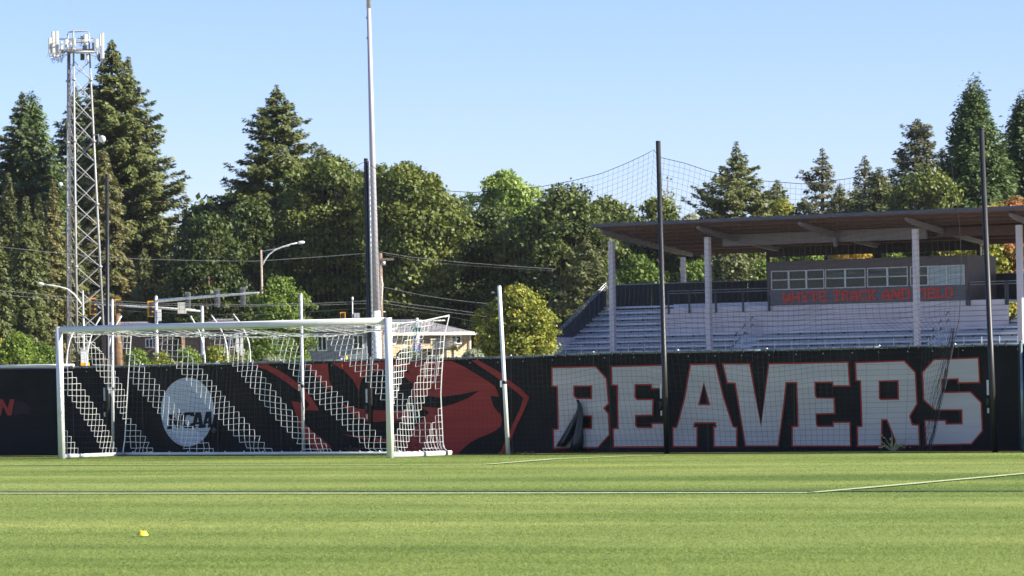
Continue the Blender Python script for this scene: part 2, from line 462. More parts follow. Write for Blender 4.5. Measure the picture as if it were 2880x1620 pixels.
decal('registered_mark', [[(599.8,1213.5),(599.8,1206.5),(603,1206.5),(604.3,1208),(603.2,1210),(604.6,1213.5),(603.2,1213.5),(602,1210.6),(601,1210.6),(601,1213.5)]], .012, MT['bgrey'], fence)
# the end of a word on the left banner
decal('letter', [[(-6,1123),(7,1123),(22,1148),(28,1123),(41,1123),(33,1168),(21,1168),(8,1142),(3,1168),(-12,1168)]], .012, MT['bred'], fence, 'red slanted letter N')
decal('stain', [[(44,1128),(70,1132),(88,1148),(82,1166),(60,1164),(42,1170),(36,1158)]], .012, mat('faint_red_stain', (.024, .012, .016), .8), fence)
# plain red and black sweeping shapes in the place of the team artwork
Z6 = (960, 1000, 4.767); Z7 = (700, 1000, 4.997)
SW = [
 (Z7, [(60,125),(260,125),(420,205),(600,320),(760,445),(880,590),(978,750),(970,772),(790,768),(850,690),(780,590),(700,500),(560,400),(400,290),(250,200),(130,165)]),
 (Z7, [(600,640),(700,655),(790,700),(760,770),(790,960),(900,1075),(1040,1175),(1165,1285),(1100,1300),(960,1395),(900,1300),(800,1195),(730,1050),(680,880),(640,760)]),
 (Z7, [(765,118),(1110,110),(1130,330),(1165,475),(1090,470),(980,340),(850,210)]),
 (Z6, [(1740,62),(1830,58),(2000,150),(2150,240),(2220,310),(2400,440),(2520,560),(2490,640),(2430,780),(2340,960),(2270,1140),(2170,1320),(2115,1320),(2230,1080),(2330,850),(2400,700),(2440,570),(2350,490),(2200,380),(2050,270),(1900,170)]),
 (Z6, [(0,1055),(330,1085),(600,1120),(900,1090),(900,1150),(600,1175),(330,1130)]),
 (Z6, [(-10,628),(100,680),(240,712),(440,735),(600,735),(900,720),(930,870),(600,880),(440,893),(360,888),(200,825),(90,735)]),
 (Z6, [(-143,96),(400,85),(900,76),(1480,72),(1650,150),(1830,260),(1960,340),(2060,410),(2120,560),(2130,770),(2155,850),(2140,940),(2080,1000),(1980,1050),(1850,1100),(1740,1160),(1650,1230),(1560,1322),(820,1325),(860,1180),(950,1000),(1080,860),(1180,760),(1000,640),(940,500),(960,380),(800,250),(600,195),(450,225),(350,270),(270,320),(235,480),(160,330),(40,200)]),
]
SW.append((Z6, [(700,1000),(1000,860),(1180,900),(1000,1010),(860,1120),(700,1130)]))
for z, P in SW[:-1]:
    decal('printed_shape', [tr(P, *z)], .010, MT['bred'], fence)
for z, P in [(Z6, [(1020,520),(1300,560),(1600,520),(1850,470),(1700,570),(1500,650),(1300,700),(1100,690),(1000,640)]),
             (Z6, [(2000,540),(2200,560),(2180,760),(2120,780),(2040,680)]),
             (Z6, [(560,200),(690,180),(800,165),(880,190),(920,235),(850,222),(760,214)]),
             (Z6, [(640,1010),(900,900),(1010,930),(900,1040),(800,1110),(640,1100)]),
             (Z6, [(1560,1322),(1640,1240),(1760,1160),(1960,1080),(2100,1040),(2160,1100),(2110,1322)])]:
    decal('printed_shape', [tr(P, *z)], .015, MT['bblack'], fence)
mb = MB(); c = FP(963, 1032, .02); mb.beam(FP(962, 1018, .02), FP(964, 1037, .02), .07, .03); mb.build('ribbon', mat('orange_red_tape', (.55, .07, .04), .6), fence)
# ================================================================== TALL NET AND ITS POLES
def interp(T, x):
    if x <= T[0][0]: return T[0][1]
    for (a, b), (c, d) in zip(T, T[1:]):
        if x <= c: return b + (d - b) * (x - a) / (c - a)
    return T[-1][1]
POLES = [  # px,py top ; px base ; radius ; label
    (301, 493, 303, .043, 'tall black net pole at the left, beside the lattice tower'),
    (1029, 449, 1043, .043, 'tall black net pole standing against the big grey light pole'),
    (1851, 400, 1874, .050, 'tall black net pole crossing the E of the banner lettering'),
    (2760, 364, 2797, .052, 'tall black net pole at the right, past the letter S'),
]
NOFF = .42
for tx, ty, bx, r, lab in POLES:
    b = FG(bx, NOFF)
    # real lean of the pole: its top is where its column is seen at the same distance
    t = W(tx, ty, b.y)
    e = empty('net_pole', b, lab, 'pole', 'black poles that hold up the ball net')
    mb = MB(); mb.tube([b, b + (t - b) * .34, b + (t - b) * .341, t], [r, r, r * .92, r * .88], 16); mb.build('shaft', MT['blackpole'], e, True)
    mb = MB(); mb.tube([t, t + Vector((0, 0, .025))], [r * .95, r * .8], 16); mb.build('cap', MT['blackpole'], e, True)
    q = b + (t - b) * (.2 if ty < 480 else .22)
    left = -fd * (r + .02) + fn * .03
    mb = MB(); mb.box(q + left, (.035, .03, .26)); mb.build('winch', MT['galvlight'], e)
    mb = MB(); mb.tube([q + left + Vector((0, 0, -.18)), q + left + Vector((0, 0, -.32))], .035, 8); mb.build('cable_drum', MT['blackpole'], e, True)
    mb = MB(); mb.box(q + left + Vector((0, 0, -.40)), (.03, .03, .09)); mb.build('cleat', MT['galv'], e)
    if bx == 1043:
        off = fd * .068 + fn * .0
        mb = MB(); mb.tube([b + off + Vector((0, 0, 1.9)), t + off - Vector((0, 0, .03))], .018, 8)
        tag(mb.build('hoist_tube', MT['galv'], e, True), 'slotted grey tube fixed beside the pole')
        mb = MB(); zz = 1.95
        while zz < (t.z - .1):
            f = zz / t.z; mb.box(b + (t - b) * f + off + fn * .02 + fd * .02, (.018, .01, .05)); zz += .1
        tag(mb.build('hoist_chain', MT['galvlight'], e), kind='stuff')

TOPN = [(303, 505), (380, 540), (480, 563), (560, 577), (640, 583), (760, 572), (860, 545), (960, 495), (1032, 455), (1045, 458), (1100, 500), (1160, 525), (1240, 535),
        (1340, 541), (1420, 535), (1523, 526), (1620, 508), (1700, 488), (1770, 460), (1830, 432), (1851, 420), (1862, 441), (1935, 458),
        (2000, 480), (2060, 495), (2150, 508), (2270, 517), (2390, 503), (2480, 485), (2560, 462), (2676, 418), (2762, 378)]
p0, p1 = FG(303, NOFF - .06), FG(2684, NOFF - .06)
LN = (p1 - p0).length; nd = (p1 - p0).normalized()
def cords(name, lines, r, m, parent):
    """three sided cords along polylines, one mesh"""
    V = []; F = []
    for L in lines:
        L = np.asarray(L, dtype=float); n = len(L)
        if n < 2: continue
        d = np.gradient(L, axis=0); d /= np.linalg.norm(d, axis=1)[:, None] + 1e-9
        ref = np.tile(np.array([.41, .80, .43]), (n, 1))
        x = np.cross(d, ref); x /= np.linalg.norm(x, axis=1)[:, None] + 1e-9
        y = np.cross(d, x); b = sum(len(q) for q in V)
        ring = [L + (x * math.cos(a) + y * math.sin(a)) * r for a in (0, 2.094, 4.189)]
        V.append(np.stack(ring, 1).reshape(-1, 3))
        for i in range(n - 1):
            for k in range(3):
                F.append((b + i * 3 + k, b + i * 3 + (k + 1) % 3, b + (i + 1) * 3 + (k + 1) % 3, b + (i + 1) * 3 + k))
    V = np.concatenate(V)
    l = np.array(wloc(parent)) if parent else 0
    me = bpy.data.meshes.new(name); me.from_pydata((V - l).tolist(), [], F); me.materials.append(m)
    o = bpy.data.objects.new(name, me); COL.objects.link(o); o.parent = parent
    return o
CELL = .105
NC = int(LN / CELL); NR = 52
BUND = [(0, 2612), (.35, 2628), (.75, 2641), (1.25, 2662), (1.6, 2674), (1.85, 2683), (2.2, 2690), (3.0, 2684), (6, 2678)]
def netpt(c, rrow):
    s = c / NC
    g = p0 + nd * (LN * s)
    px, _ = proj(g + Vector((0, 0, 1.5)))
    zt = FP(px, interp(TOPN, px), NOFF - .06).z
    v = rrow / NR
    z = zt * (1 - v) + .03 * v
    # slack: the cloth bellies and slides sideways between its poles
    sg = math.sin(math.pi * v) 
    x = .10 * sg * math.sin(LN * s * .75 + 2.2 * v) + .05 * sg * math.sin(LN * s * 2.1 + 4 * v + 1)
    lean = .55 * (1 - v) * v * math.sin(LN * s * .33 + 1.0)
    zz = z + .07 * sg * math.sin(LN * s * 1.15 + 1.5 * v) + .035 * sg * math.sin(LN * s * 3.1 + 5 * v)
    zz = max(.02, zz)
    g = g + nd * (x + lean) + fn * (.05 + .05 * math.sin(LN * s * 1.6 + 3 * v)) * sg
    # the right end is drawn together into a bundle low down
    k = max(0, (s - .955) / .045)
    low = max(0.0, min(1.0, (2.3 - z) / .5))
    if k > 0 or s > .90:
        k2 = max(0, (s - .90) / .10)
        bx = interp(BUND, z); gb = FG(bx, NOFF - .06)
        # compress the last stretch onto the bundle line
        a = FG(2560, NOFF - .06)
        tgt = a + (gb - a) * (1 - (1 - k2) ** 1.9)
        w_ = low * min(1, k2 * 6)
        g = g * (1 - w_) + Vector((tgt.x, tgt.y, 0)) * w_
    return (g.x, g.y, zz)
net = empty('ball_net', (p0 + p1) / 2, 'tall black ball-stop net hanging between the black poles', 'net')
G = [[netpt(c, r_) for r_ in range(NR + 1)] for c in range(NC + 1)]
tag(cords('net_mesh', [G[c] for c in range(NC + 1)] + [[G[c][r_] for c in range(NC + 1)] for r_ in range(1, NR + 1)], .0021, MT['netblack'], net), kind='stuff')
rope = [G[c][0] for c in range(NC + 1)] + [tuple(FP(2762, 376, NOFF - .05))]
cords('top_rope', [rope], .006, MT['netblack'], net)
cords('edge_rope', [G[NC][:]], .007, MT['netblack'], net)
cords('edge_rope', [[(x + .02, y - .02, z) for x, y, z in G[NC][30:]]], .005, mat('grey_lacing_cord', (.10, .10, .11), .7), net)
rgb = random.Random(8); st_ = []
for q in range(14):
    o_ = abs(rgb.gauss(0, 13)); ph = rgb.uniform(0, 6); L_ = []
    for i in range(26):
        z = .015 + 2.15 * i / 25
        px = interp(BUND, z) - (o_ + 3 * math.sin(z * 9 + ph)) * (1.0 - .25 * z / 2.2) * (.35 + .65 * min(1, (2.2 - z) / .9 + .1))
        p = FG(px, NOFF - .05 + rgb.uniform(-.03, .03)); L_.append((p.x, p.y, z))
    st_.append(L_)
tag(cords('gathered_netting', st_, .0034, MT['netblack'], net), kind='stuff')

# ================================================================== THIN GREY BACK POLES
for tx, ty, bx, by, r, off, lab in [
        (315.5, 843, 317, 1281, .029, .55, 'thin grey pole behind the left end of the goal net'),
        (846, 827, 853, 1282, .031, .55, 'thin grey pole behind the middle of the goal'),
        (1404, 805, 1428, 1279, .037, .75, 'leaning thin white pole to the right of the goal')]:
    b = FG(bx, off); t = W(tx, ty, b.y)
    e = empty('thin_pole', b, lab, 'pole', 'thin poles behind the goal')
    mb = MB(); mb.tube([b, b + (t - b) * .425, b + (t - b) * .43, t], [r * 1.08, r * 1.08, r, r], 12); mb.build('shaft', MT['cream'] if bx > 1400 else MT['galvlight'], e, True)
    mb = MB(); mb.tube([t, t + Vector((0, 0, .02))], [r * 1.05, r * .5], 12); mb.build('cap', MT['galv'], e, True)
    q = b + (t - b) * .43
    mb = MB(); mb.tube([q - Vector((0, 0, .03)), q + Vector((0, 0, .03))], r * 1.3, 10); mb.build('collar', MT['blackpole'], e, True)
    mb = MB(); mb.box(q + fn * .05 - fd * .04 + Vector((0, 0, -.03)), (.04, .03, .12)); mb.build('latch', MT['galvlight'], e)
    if bx == 1428:
        pole3top = t
        q2 = b + (t - b) * .40
    if bx == 853:
        s0 = q + fn * .07 - fd * .03
        cords('strap', [[tuple(s0), tuple(s0 + fd * .02 - Vector((0, 0, .15))), tuple(s0 + fd * .07 - Vector((0, 0, .35))), tuple(s0 + fd * .1 - Vector((0, 0, .47)))]], .007, MT['blackpole'], e)

# ================================================================== GOAL
DGL, DGR = 69.8, 65.7
def z0(px, D): return Vector((W(px, 1062, D).x, D, 0))
A = z0(171, DGL); B = z0(1094.5, DGR); A2 = z0(346, 71.3); B2 = z0(1263, 67.2)
gd = (B - A).normalized(); gp = Vector((-gd.y, gd.x, 0))
if gp.y < 0: gp = -gp
ZT = W(166, 929, DGL).z; ZTR = W(1090, 903, DGR).z
HT = (ZT + ZTR) / 2 + .01
goal = empty('soccer_goal', (A + B) / 2, 'white full-size soccer goal with a white and black striped net', 'goal')
def oval(mb, pts, a, b, xa, n=16):
    """elliptical section aluminium profile; xa is the direction of half-width a"""
    pts = [Vector(p) for p in pts]; vs = []
    for i, p in enumerate(pts):
        d = (pts[min(i + 1, len(pts) - 1)] - pts[max(i - 1, 0)]).normalized()
        x = Vector(xa); x = (x - d * x.dot(d)).normalized(); y = d.cross(x)
        for k in range(n):
            t = 2 * math.pi * k / n
            ct, st = math.cos(t), math.sin(t)
            sq = lambda c: math.copysign(abs(c) ** .6, c)
            vs.append(p + x * sq(ct) * a + y * sq(st) * b)
    N = len(pts)
    mb.add(vs, [(i * n + k, i * n + (k + 1) % n, (i + 1) * n + (k + 1) % n, (i + 1) * n + k) for i in range(N - 1) for k in range(n)]
           + [tuple(reversed(range(n))), tuple((N - 1) * n + k for k in range(n))])
up = Vector((0, 0, 1))
ATOP = W(165.5, 925, DGL); BTOP = W(1091.5, 898, DGR)
for g0, t in ((A, ATOP), (B, BTOP)):
    mb = MB(); oval(mb, [g0, Vector((t.x, t.y, HT + .055))], .060, .060, gp); mb.build('post', MT['white'], goal, True)
mb = MB(); oval(mb, [Vector((ATOP.x, ATOP.y, HT)) + gd * .06, Vector((BTOP.x, BTOP.y, HT)) - gd * .06], .060, .060, gp); mb.build('crossbar', MT['white'], goal, True)
zc = .045
for nm, a, b, r in (('side_bar', A + gp * .06, A2, .038), ('side_bar', B + gp * .06, B2, .045), ('back_bar', A2, B2, .03)):
    mb = MB(); oval(mb, [a + up * zc, b + up * zc], r, r, up, 12); mb.build(nm, MT['white'], goal, True)
mb = MB()
for i in range(17):
    p = A2 + (B2 - A2) * ((i + .5) / 17) + up * .085 - gp * .01
    mb.tube([p - up * .012, p + up * .012], [.018, .01], 6)
tag(mb.build('net_clip', MT['white'], goal), kind='stuff')

def curve_w(T, D0, D1, x0, x1):
    return [W(x, y, D0 + (D1 - D0) * (x - x0) / (x1 - x0)) for x, y in T]
def resample(P, n):
    P = [Vector(p) for p in P]; L = [0]
    for a, b in zip(P, P[1:]): L.append(L[-1] + (b - a).length)
    out = []
    for i in range(n + 1):
        s = L[-1] * i / n; k = 0
        while k < len(L) - 2 and L[k + 1] < s: k += 1
        f = (s - L[k]) / max(1e-9, L[k + 1] - L[k]); out.append(P[k] * (1 - f) + P[k + 1] * f)
    return out
DTL, DTR = 71.2, 67.2
topback = curve_w([(370, 931), (420, 936), (500, 938), (600, 936), (700, 935), (800, 938), (900, 940), (1000, 937), (1080, 928), (1150, 915), (1210, 901), (1264, 886)], DTL, DTR, 370, 1264)
leftedge = [W(x, y, D) for x, y, D in ((370, 931, 71.2), (366, 990, 71.2), (361, 1060, 71.2), (356, 1150, 71.25), (351, 1235, 71.3), (345, 1276, 71.3))]
rightedge = [W(x, y, D) for x, y, D in ((1264, 886, 67.2), (1250, 945, 67.2), (1246, 1000, 67.2), (1242, 1060, 67.2), (1240, 1110, 67.2), (1244, 1200, 67.2), (1247, 1255, 67.2), (1262, 1276, 67.2))]
def coons(top, bot, lef, rig, nu, nv, wob=None):
    T = resample(top, nu); Bm = resample(bot, nu); L = resample(lef, nv); Rr = resample(rig, nv)
    out = []
    for i in range(nu + 1):
        u = i / nu; row = []
        for j in range(nv + 1):
            v = j / nv
            p = T[i] * (1 - v) + Bm[i] * v + L[j] * (1 - u) + Rr[j] * u - (T[0] * (1 - u) * (1 - v) + T[nu] * u * (1 - v) + Bm[0] * (1 - u) * v + Bm[nu] * u * v)
            if wob: p = p + wob(u, v, i, j)
            row.append(p)
        out.append(row)
    return out
rngn = random.Random(11)
def jit(k): return Vector((rngn.uniform(-k, k), rngn.uniform(-k, k), rngn.uniform(-k, k)))
NU, NV = 59, 21
botback = [A2 + (B2 - A2) * (i / 20) + up * .085 for i in range(21)]
def wob_back(u, v, i, j):
    e = math.sin(math.pi * v) * math.sin(math.pi * u)
    p = gd * (.06 * e * math.sin(9 * u + 2 * v)) + up * (.055 * e * math.sin(17 * u + 1.0) ) + gp * (.07 * e * math.sin(7 * u))
    # pulled towards the clips near the bottom
    if v > .86: p += gd * (.10 * (v - .86) / .14 * math.sin(u * 17 * math.pi)) * (1 if v < .999 else .4)
    if v > .999: p += up * (.035 * abs(math.sin(u * 17 * math.pi)) )
    return p + jit(.006) * (1 if 0 < u < 1 and 0 < v < 1 else 0)
BACK = coons(topback, botback, leftedge, rightedge, NU, NV, wob_back)
la = W(178, 932, DGL + .1)
side_bot_l = [A + gp * .1 + up * .085, A2 + up * .085]
side_l = coons([la, W(270, 930, 70.6), W(370, 931, DTL)], side_bot_l, [la, A + gp * .05 + up * .09], leftedge, 17, NV,
               lambda u, v, i, j: (gd * .10 + up * .03 * math.sin(7 * v)) * math.sin(math.pi * u) * math.sin(math.pi * v) + jit(.004) * (1 if 0 < u < 1 and 0 < v < 1 else 0))
ra = W(1100, 908, DGR + .1)
side_r = coons([ra, W(1130, 909, 66.1), W(1190, 902, 66.7), W(1264, 886, DTR)], [B + gp * .1 + up * .09, B2 + up * .09], [ra, B + gp * .05 + up * .09], rightedge, 17, NV,
               lambda u, v, i, j: (gd * -.05 + up * .04 * math.sin(5 * v)) * math.sin(math.pi * u) * math.sin(math.pi * v) + jit(.005) * (1 if 0 < u < 1 and 0 < v < 1 else 0))
cross_line = [Vector((ATOP.x, ATOP.y, HT - .07)) + gd * .05 + gp * .04, Vector((BTOP.x, BTOP.y, HT - .07)) - gd * .05 + gp * .04]
topnet = coons(cross_line, topback, [cross_line[0], W(370, 931, DTL)], [cross_line[1], ra + Vector((.1, .3, 0)), W(1190, 904, 66.7), W(1264, 886, DTR)], NU, 15,
               lambda u, v, i, j: up * (-.085 * math.sin(math.pi * v) * (.3 + .7 * math.sin(math.pi * min(1, u * 1.1))) + .012 * math.sin(i * 2.1)))
white_lines = []; black_lines = []
def stripe(G, phase, per=11, wdt=4, sgn=1):
    nu, nv = len(G) - 1, len(G[0]) - 1
    isw = lambda i, j: 0 <= i < nu and 0 <= j < nv and ((sgn * i - j + phase) % per) < wdt
    for i in range(nu + 1):
        for j in range(nv):
            (white_lines if (isw(i, j) or isw(i - 1, j)) else black_lines).append([G[i][j], G[i][j + 1]])
    for j in range(nv + 1):
        for i in range(nu):
            (white_lines if (isw(i, j) or isw(i, j - 1)) else black_lines).append([G[i][j], G[i + 1][j]])
stripe(BACK, 7)
stripe(side_l, 9)
stripe(side_r, 12, sgn=-1, wdt=5)
stripe(topnet, 3)
cords('net', white_lines, .0054, MT['netwhite'], goal)['label'] = 'white bands of the net'
cords('net', black_lines, .0017, MT['netblack'], goal)['label'] = 'black bands of the net'
edge = lambda P: [tuple(p) for p in P]
for P, r in ((topback, .012), (leftedge, .012), (rightedge, .011), ([la, W(270, 931, 70.6), W(370, 931, DTL)], .010), ([ra, W(1130, 909, 66.1), W(1190, 902, 66.7), W(1264, 886, DTR)], .011),
             ([Vector((ATOP.x, ATOP.y, HT - .075)) + gd * .08 + gp * .02, Vector((BTOP.x, BTOP.y, HT - .075)) - gd * .08 + gp * .02], .008)):
    cords('net_rope', [edge(P)], r, MT['netwhite'], goal)
# tie from the far net corner up to the leaning pole
tc_ = W(1264, 886, DTR)
cords('tie_rope', [[tuple(tc_), tuple((tc_ + pole3top) / 2 - up * .05), tuple(pole3top - up * .06)]], .006, MT['netblack'], goal)
mb = MB(); q = tc_ * .12 + pole3top * .88 - up * .05; mb.box(q, (.05, .03, .03), (gd, gp, up)); mb.build('rope_toggle', MT['galvlight'], goal)

# ================================================================== SMALL THINGS ON THE GRASS
c = GP(401, 1509); k = c.y / FPX
MT['yellow'] = mat('bright_yellow_plastic', (.72, .56, .03), .5, 0, .05, 8)
mb = MB(); n = 24; rings = [(17.0, 0), (16.6, 1.2), (14.6, 4.5), (10.6, 10.6), (9.2, 12.2), (7.8, 12.2), (9.6, 10), (14.6, .8)]
vs = [c + Vector((r_ * k * math.cos(2 * math.pi * a / n), r_ * k * math.sin(2 * math.pi * a / n), h * k + .012)) for r_, h in rings for a in range(n)]
mb.add(vs, [(i * n + a, i * n + (a + 1) % n, (i + 1) * n + (a + 1) % n, (i + 1) * n + a) for i in range(len(rings) - 1) for a in range(n)])
tag(mb.build('disc_cone', MT['yellow'], None, True, loc=c), 'small yellow marker disc lying on the grass in front of the goal', 'marker cone')

# black bundle of sheeting leaning on the letter B
MT['sheet'] = mat('black_shiny_sheeting', (.014, .016, .024), .28, 0, .3, 6, bump=.6, bscale=9)
e = empty('rolled_sheeting', FG(1615, .2), 'crumpled black sheeting hanging down over the letter B', 'sheeting')
def fold(pts, name):
    """pts: (px, py, halfwidth px)"""
    mb = MB(); n = 14; vs = []
    for j, (x, y, hw) in enumerate(pts):
        for i in range(n):
            a = 2 * math.pi * i / n
            rr = 1 + .22 * math.sin(3 * a + j * .5) + .1 * math.sin(5 * a - j)
            p = FP(x + hw * math.cos(a) * rr, y, .10 + .006 * hw * math.sin(a) * rr)
            vs.append((p.x, p.y, max(.01, p.z)))
    N = len(pts)
    mb.add(vs, [(j * n + i, j * n + (i + 1) % n, (j + 1) * n + (i + 1) % n, (j + 1) * n + i) for j in range(N - 1) for i in range(n)] + [tuple((N - 1) * n + i for i in range(n)), tuple(range(n))])
    mb.build(name, MT['sheet'], e, True)
fold([(1624, 1124, 3), (1629, 1136, 5), (1629, 1150, 7), (1622, 1170, 8), (1612, 1190, 10), (1600, 1215, 12), (1588, 1238, 14), (1577, 1256, 13)], 'fold')
fold([(1631, 1140, 4), (1632, 1160, 6), (1630, 1185, 9), (1626, 1215, 12), (1622, 1245, 15), (1618, 1268, 16)], 'fold')
fold([(1622, 1190, 3), (1616, 1225, 5), (1610, 1250, 6), (1606, 1266, 5)], 'fold')

# weeds and dry tufts at the foot of the banners
def tuft(px, h, col, lab, n=26, spread=.25, off=.25, seed=1, cat='weed', grp='weeds at the foot of the banners'):
    rg = random.Random(seed); b = FG(px, off); mb = MB()
    for i in range(n):
        a = rg.uniform(0, 6.28); l = rg.uniform(.4, 1) * h; s = rg.uniform(.1, 1) * spread
        tip = b + Vector((math.cos(a) * s * 1.4, math.sin(a) * s * .5, l * rg.uniform(.25, 1)))
        mid = (b + tip) / 2 + up * l * .15
        w_ = rg.uniform(.003, .008)
        st = b + Vector((rg.uniform(-.03, .03), rg.uniform(-.03, .03), 0))
        mb.add([st + fd * w_, st - fd * w_, mid - fd * w_, mid + fd * w_, tip], [(0, 1, 2, 3), (3, 2, 4)])
        if rg.random() < .5:
            for q in range(3):
                c_ = mid.lerp(tip, rg.random()); mb.add([c_ + fd * .02, c_ + up * .02 + fd * rg.uniform(-.03, .03), c_ - fd * .02, c_ - up * .015], [(0, 1, 2, 3)])
    return tag(mb.build('weed_tuft', MT[col], None, loc=b), lab, cat, grp)
MT['dry'] = mat('dry_straw', (.50, .44, .23), .8, 0, .3, 30)
MT['dead'] = mat('dead_brown_stalks', (.11, .07, .04), .9, 0, .3, 30)
MT['lowgreen'] = mat('olive_weed_leaves', (.12, .14, .04), .8, 0, .3, 30)
tuft(2511, .42, 'dry', 'pale dry grass tuft under the letter R', 34, .33, .16, 2)
tuft(820, .16, 'dead', 'dead brown weed behind the goal, left of the middle pole', 18, .16, .12, 3)
tuft(985, .26, 'dead', 'taller dead brown weed behind the goal, left of the right post', 22, .18, .12, 4)
tuft(500, .10, 'dead', 'low reddish weed below the round emblem', 16, .16, .1, 5)
tuft(1445, .07, 'lowgreen', 'low green fringe of grass at the foot of the leaning white pole', 60, .3, .5, 6)
# ================================================================== GRANDSTAND
S_AX = Vector((.848, -.530, 0)); T_AX = Vector((.530, .848, 0))
GO = Vector((4.95, 216, 0))
def GS(s, t, z): return GO + S_AX * s + T_AX * t + up * z
def s_at(px, t, z=6.0):
    lo, hi = -20, 60
    for _ in range(50):
        m_ = (lo + hi) / 2
        if proj(GS(m_, t, z))[0] < px: lo = m_
        else: hi = m_
    return lo
AXS = (S_AX, T_AX, up)
MT['steel'] = mat('light_grey_painted_steel', (.50, .46, .48), .5, .0, .06, .8, dirt=(.46, .43, .45), dscale=.7)
MT['joint'] = mat('dark_joint_strip', (.26, .23, .26), .7, 0, .1, 1)  # plain darker tone for the row lines across the wall
MT['beam'] = mat('mauve_grey_shaded_roof_beams', (.16, .14, .155), .55, 0, .08, .8)  # light grey steel darkened to carry the shade under the roof
MT['alu'] = mat('bleacher_aluminium', (.50, .54, .60), .42, .15, .08, .7, stretch=(.2, 1, 4))
MT['alud'] = mat('dull_bleacher_riser', (.34, .36, .40), .5, .1, .12, .8)
MT['conc'] = mat('pale_lilac_grey_wall', (.58, .54, .57), .7, 0, .08, 1.2, dirt=(.46, .43, .46), dscale=.5)
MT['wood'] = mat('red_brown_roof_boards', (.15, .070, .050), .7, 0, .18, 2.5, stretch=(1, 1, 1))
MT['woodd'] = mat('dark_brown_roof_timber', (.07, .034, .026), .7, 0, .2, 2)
MT['fascia'] = mat('dark_grey_roof_edge', (.075, .075, .095), .45, .3, .1, 2)
MT['boxwall'] = mat('brown_grey_box_cladding', (.098, .080, .080), .7, 0, .08, 1.5)
MT['boxsign'] = mat('slate_grey_sign_band', (.095, .098, .115), .6, 0, .05, 1)
MT['screen'] = mat('black_windscreen_fabric', (.014, .017, .020), .85, 0, .3, 1.2, bump=.3, bscale=4)
MT['darkwood'] = mat('dark_louvre_boards', (.030, .020, .018), .8, 0, .2, 2)
MT['redlet'] = mat('orange_red_letters', (.50, .040, .020), .55, 0, .1, 3)
MT['rail2'] = mat('grey_handrail_tube', (.34, .36, .38), .4, .5, .1, 3)
MT['raildark'] = mat('dark_rail_post', (.04, .045, .055), .5, .2, .1, 3)
MT['wframe'] = mat('pale_window_frame', (.50, .51, .51), .5, .2, .05, 3)

stand = empty('grandstand', GS(10, 4, 0), 'covered grandstand with aluminium bleachers and a flat sloping roof behind the banners', 'grandstand')
RL = 34.0
def roofz(t): return 10.46 - (t / 12.5) * 1.30
# roof: deck, fascia, purlins, rafters, girder
mb = MB()
mb.add([GS(0, 0, roofz(0)), GS(RL, 0, roofz(0)), GS(RL, 12.5, roofz(12.5)), GS(0, 12.5, roofz(12.5)),
        GS(0, 0, roofz(0) - .12), GS(RL, 0, roofz(0) - .12), GS(RL, 12.5, roofz(12.5) - .12), GS(0, 12.5, roofz(12.5) - .12)],
       [(0, 1, 2, 3), (4, 7, 6, 5), (1, 5, 6, 2), (3, 2, 6, 7)])
roof = mb.build('roof', MT['wood'], stand)
mb = MB(); mb.beam(GS(-.06, -.07, roofz(0) - .04), GS(RL, -.07, roofz(0) - .04), .12, .20); mb.build('fascia', MT['fascia'], roof)
mb = MB(); mb.beam(GS(-.07, 0, roofz(0) - .03), GS(-.07, 12.5, roofz(12.5) - .03), .12, .20); mb.build('fascia', MT['fascia'], roof)
for t in (.9, 2.4, 3.9, 5.4, 6.9, 8.4, 9.9, 11.4, 12.3):
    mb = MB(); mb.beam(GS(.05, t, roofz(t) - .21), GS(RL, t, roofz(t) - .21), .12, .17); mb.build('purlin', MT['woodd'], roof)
SCOL = [.35, 6.96, 13.7, 20.55, 27.0, 33.4]
for i, s in enumerate(SCOL):
    mb = MB(); prof = [(.35, .34), (1.1, .46), (2.4, .52), (7.0, .48), (11.4, .42)]
    for (ta, ha), (tb, hb) in zip(prof, prof[1:]):
        z0_, z1_ = roofz(ta) - .30, roofz(tb) - .30; w_ = .10
        mb.add([GS(s - w_, ta, z0_), GS(s + w_, ta, z0_), GS(s + w_, tb, z1_), GS(s - w_, tb, z1_),
                GS(s - w_, ta, z0_ - ha + .2), GS(s + w_, ta, z0_ - ha + .2), GS(s + w_, tb, z1_ - hb + .2), GS(s - w_, tb, z1_ - hb + .2)],
               [(0, 1, 2, 3), (4, 7, 6, 5), (0, 4, 5, 1), (3, 2, 6, 7), (0, 3, 7, 4), (1, 5, 6, 2)])
    mb.build('rafter', MT['beam'], roof)
def gz(t): return roofz(t) - .55
mb = MB(); mb.box(GS((6.0 + 19.5) / 2, 5.2, 9.42), (13.5, .22, .70), AXS); mb.build('girder', MT['beam'], roof)
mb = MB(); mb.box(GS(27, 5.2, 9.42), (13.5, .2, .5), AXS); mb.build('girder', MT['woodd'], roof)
for s in SCOL:
    if abs(s - 13.7) > .1:
        mb = MB(); mb.box(GS(s, 1.5, (roofz(1.5) - .8) / 2), (.30, .30, roofz(1.5) - .8), AXS); mb.build('column', MT['steel'], stand)
    if s < 1 or s > 20:
        mb = MB(); mb.box(GS(s - .4, 11.0, (roofz(11) - .6) / 2), (.26, .26, roofz(11) - .6), AXS); mb.build('column', MT['steel'], stand)
mb = MB(); mb.box(GS(13.7, 4.9, 9.3), (.16, .25, 1.0), AXS); mb.build('bracket', MT['beam'], roof)

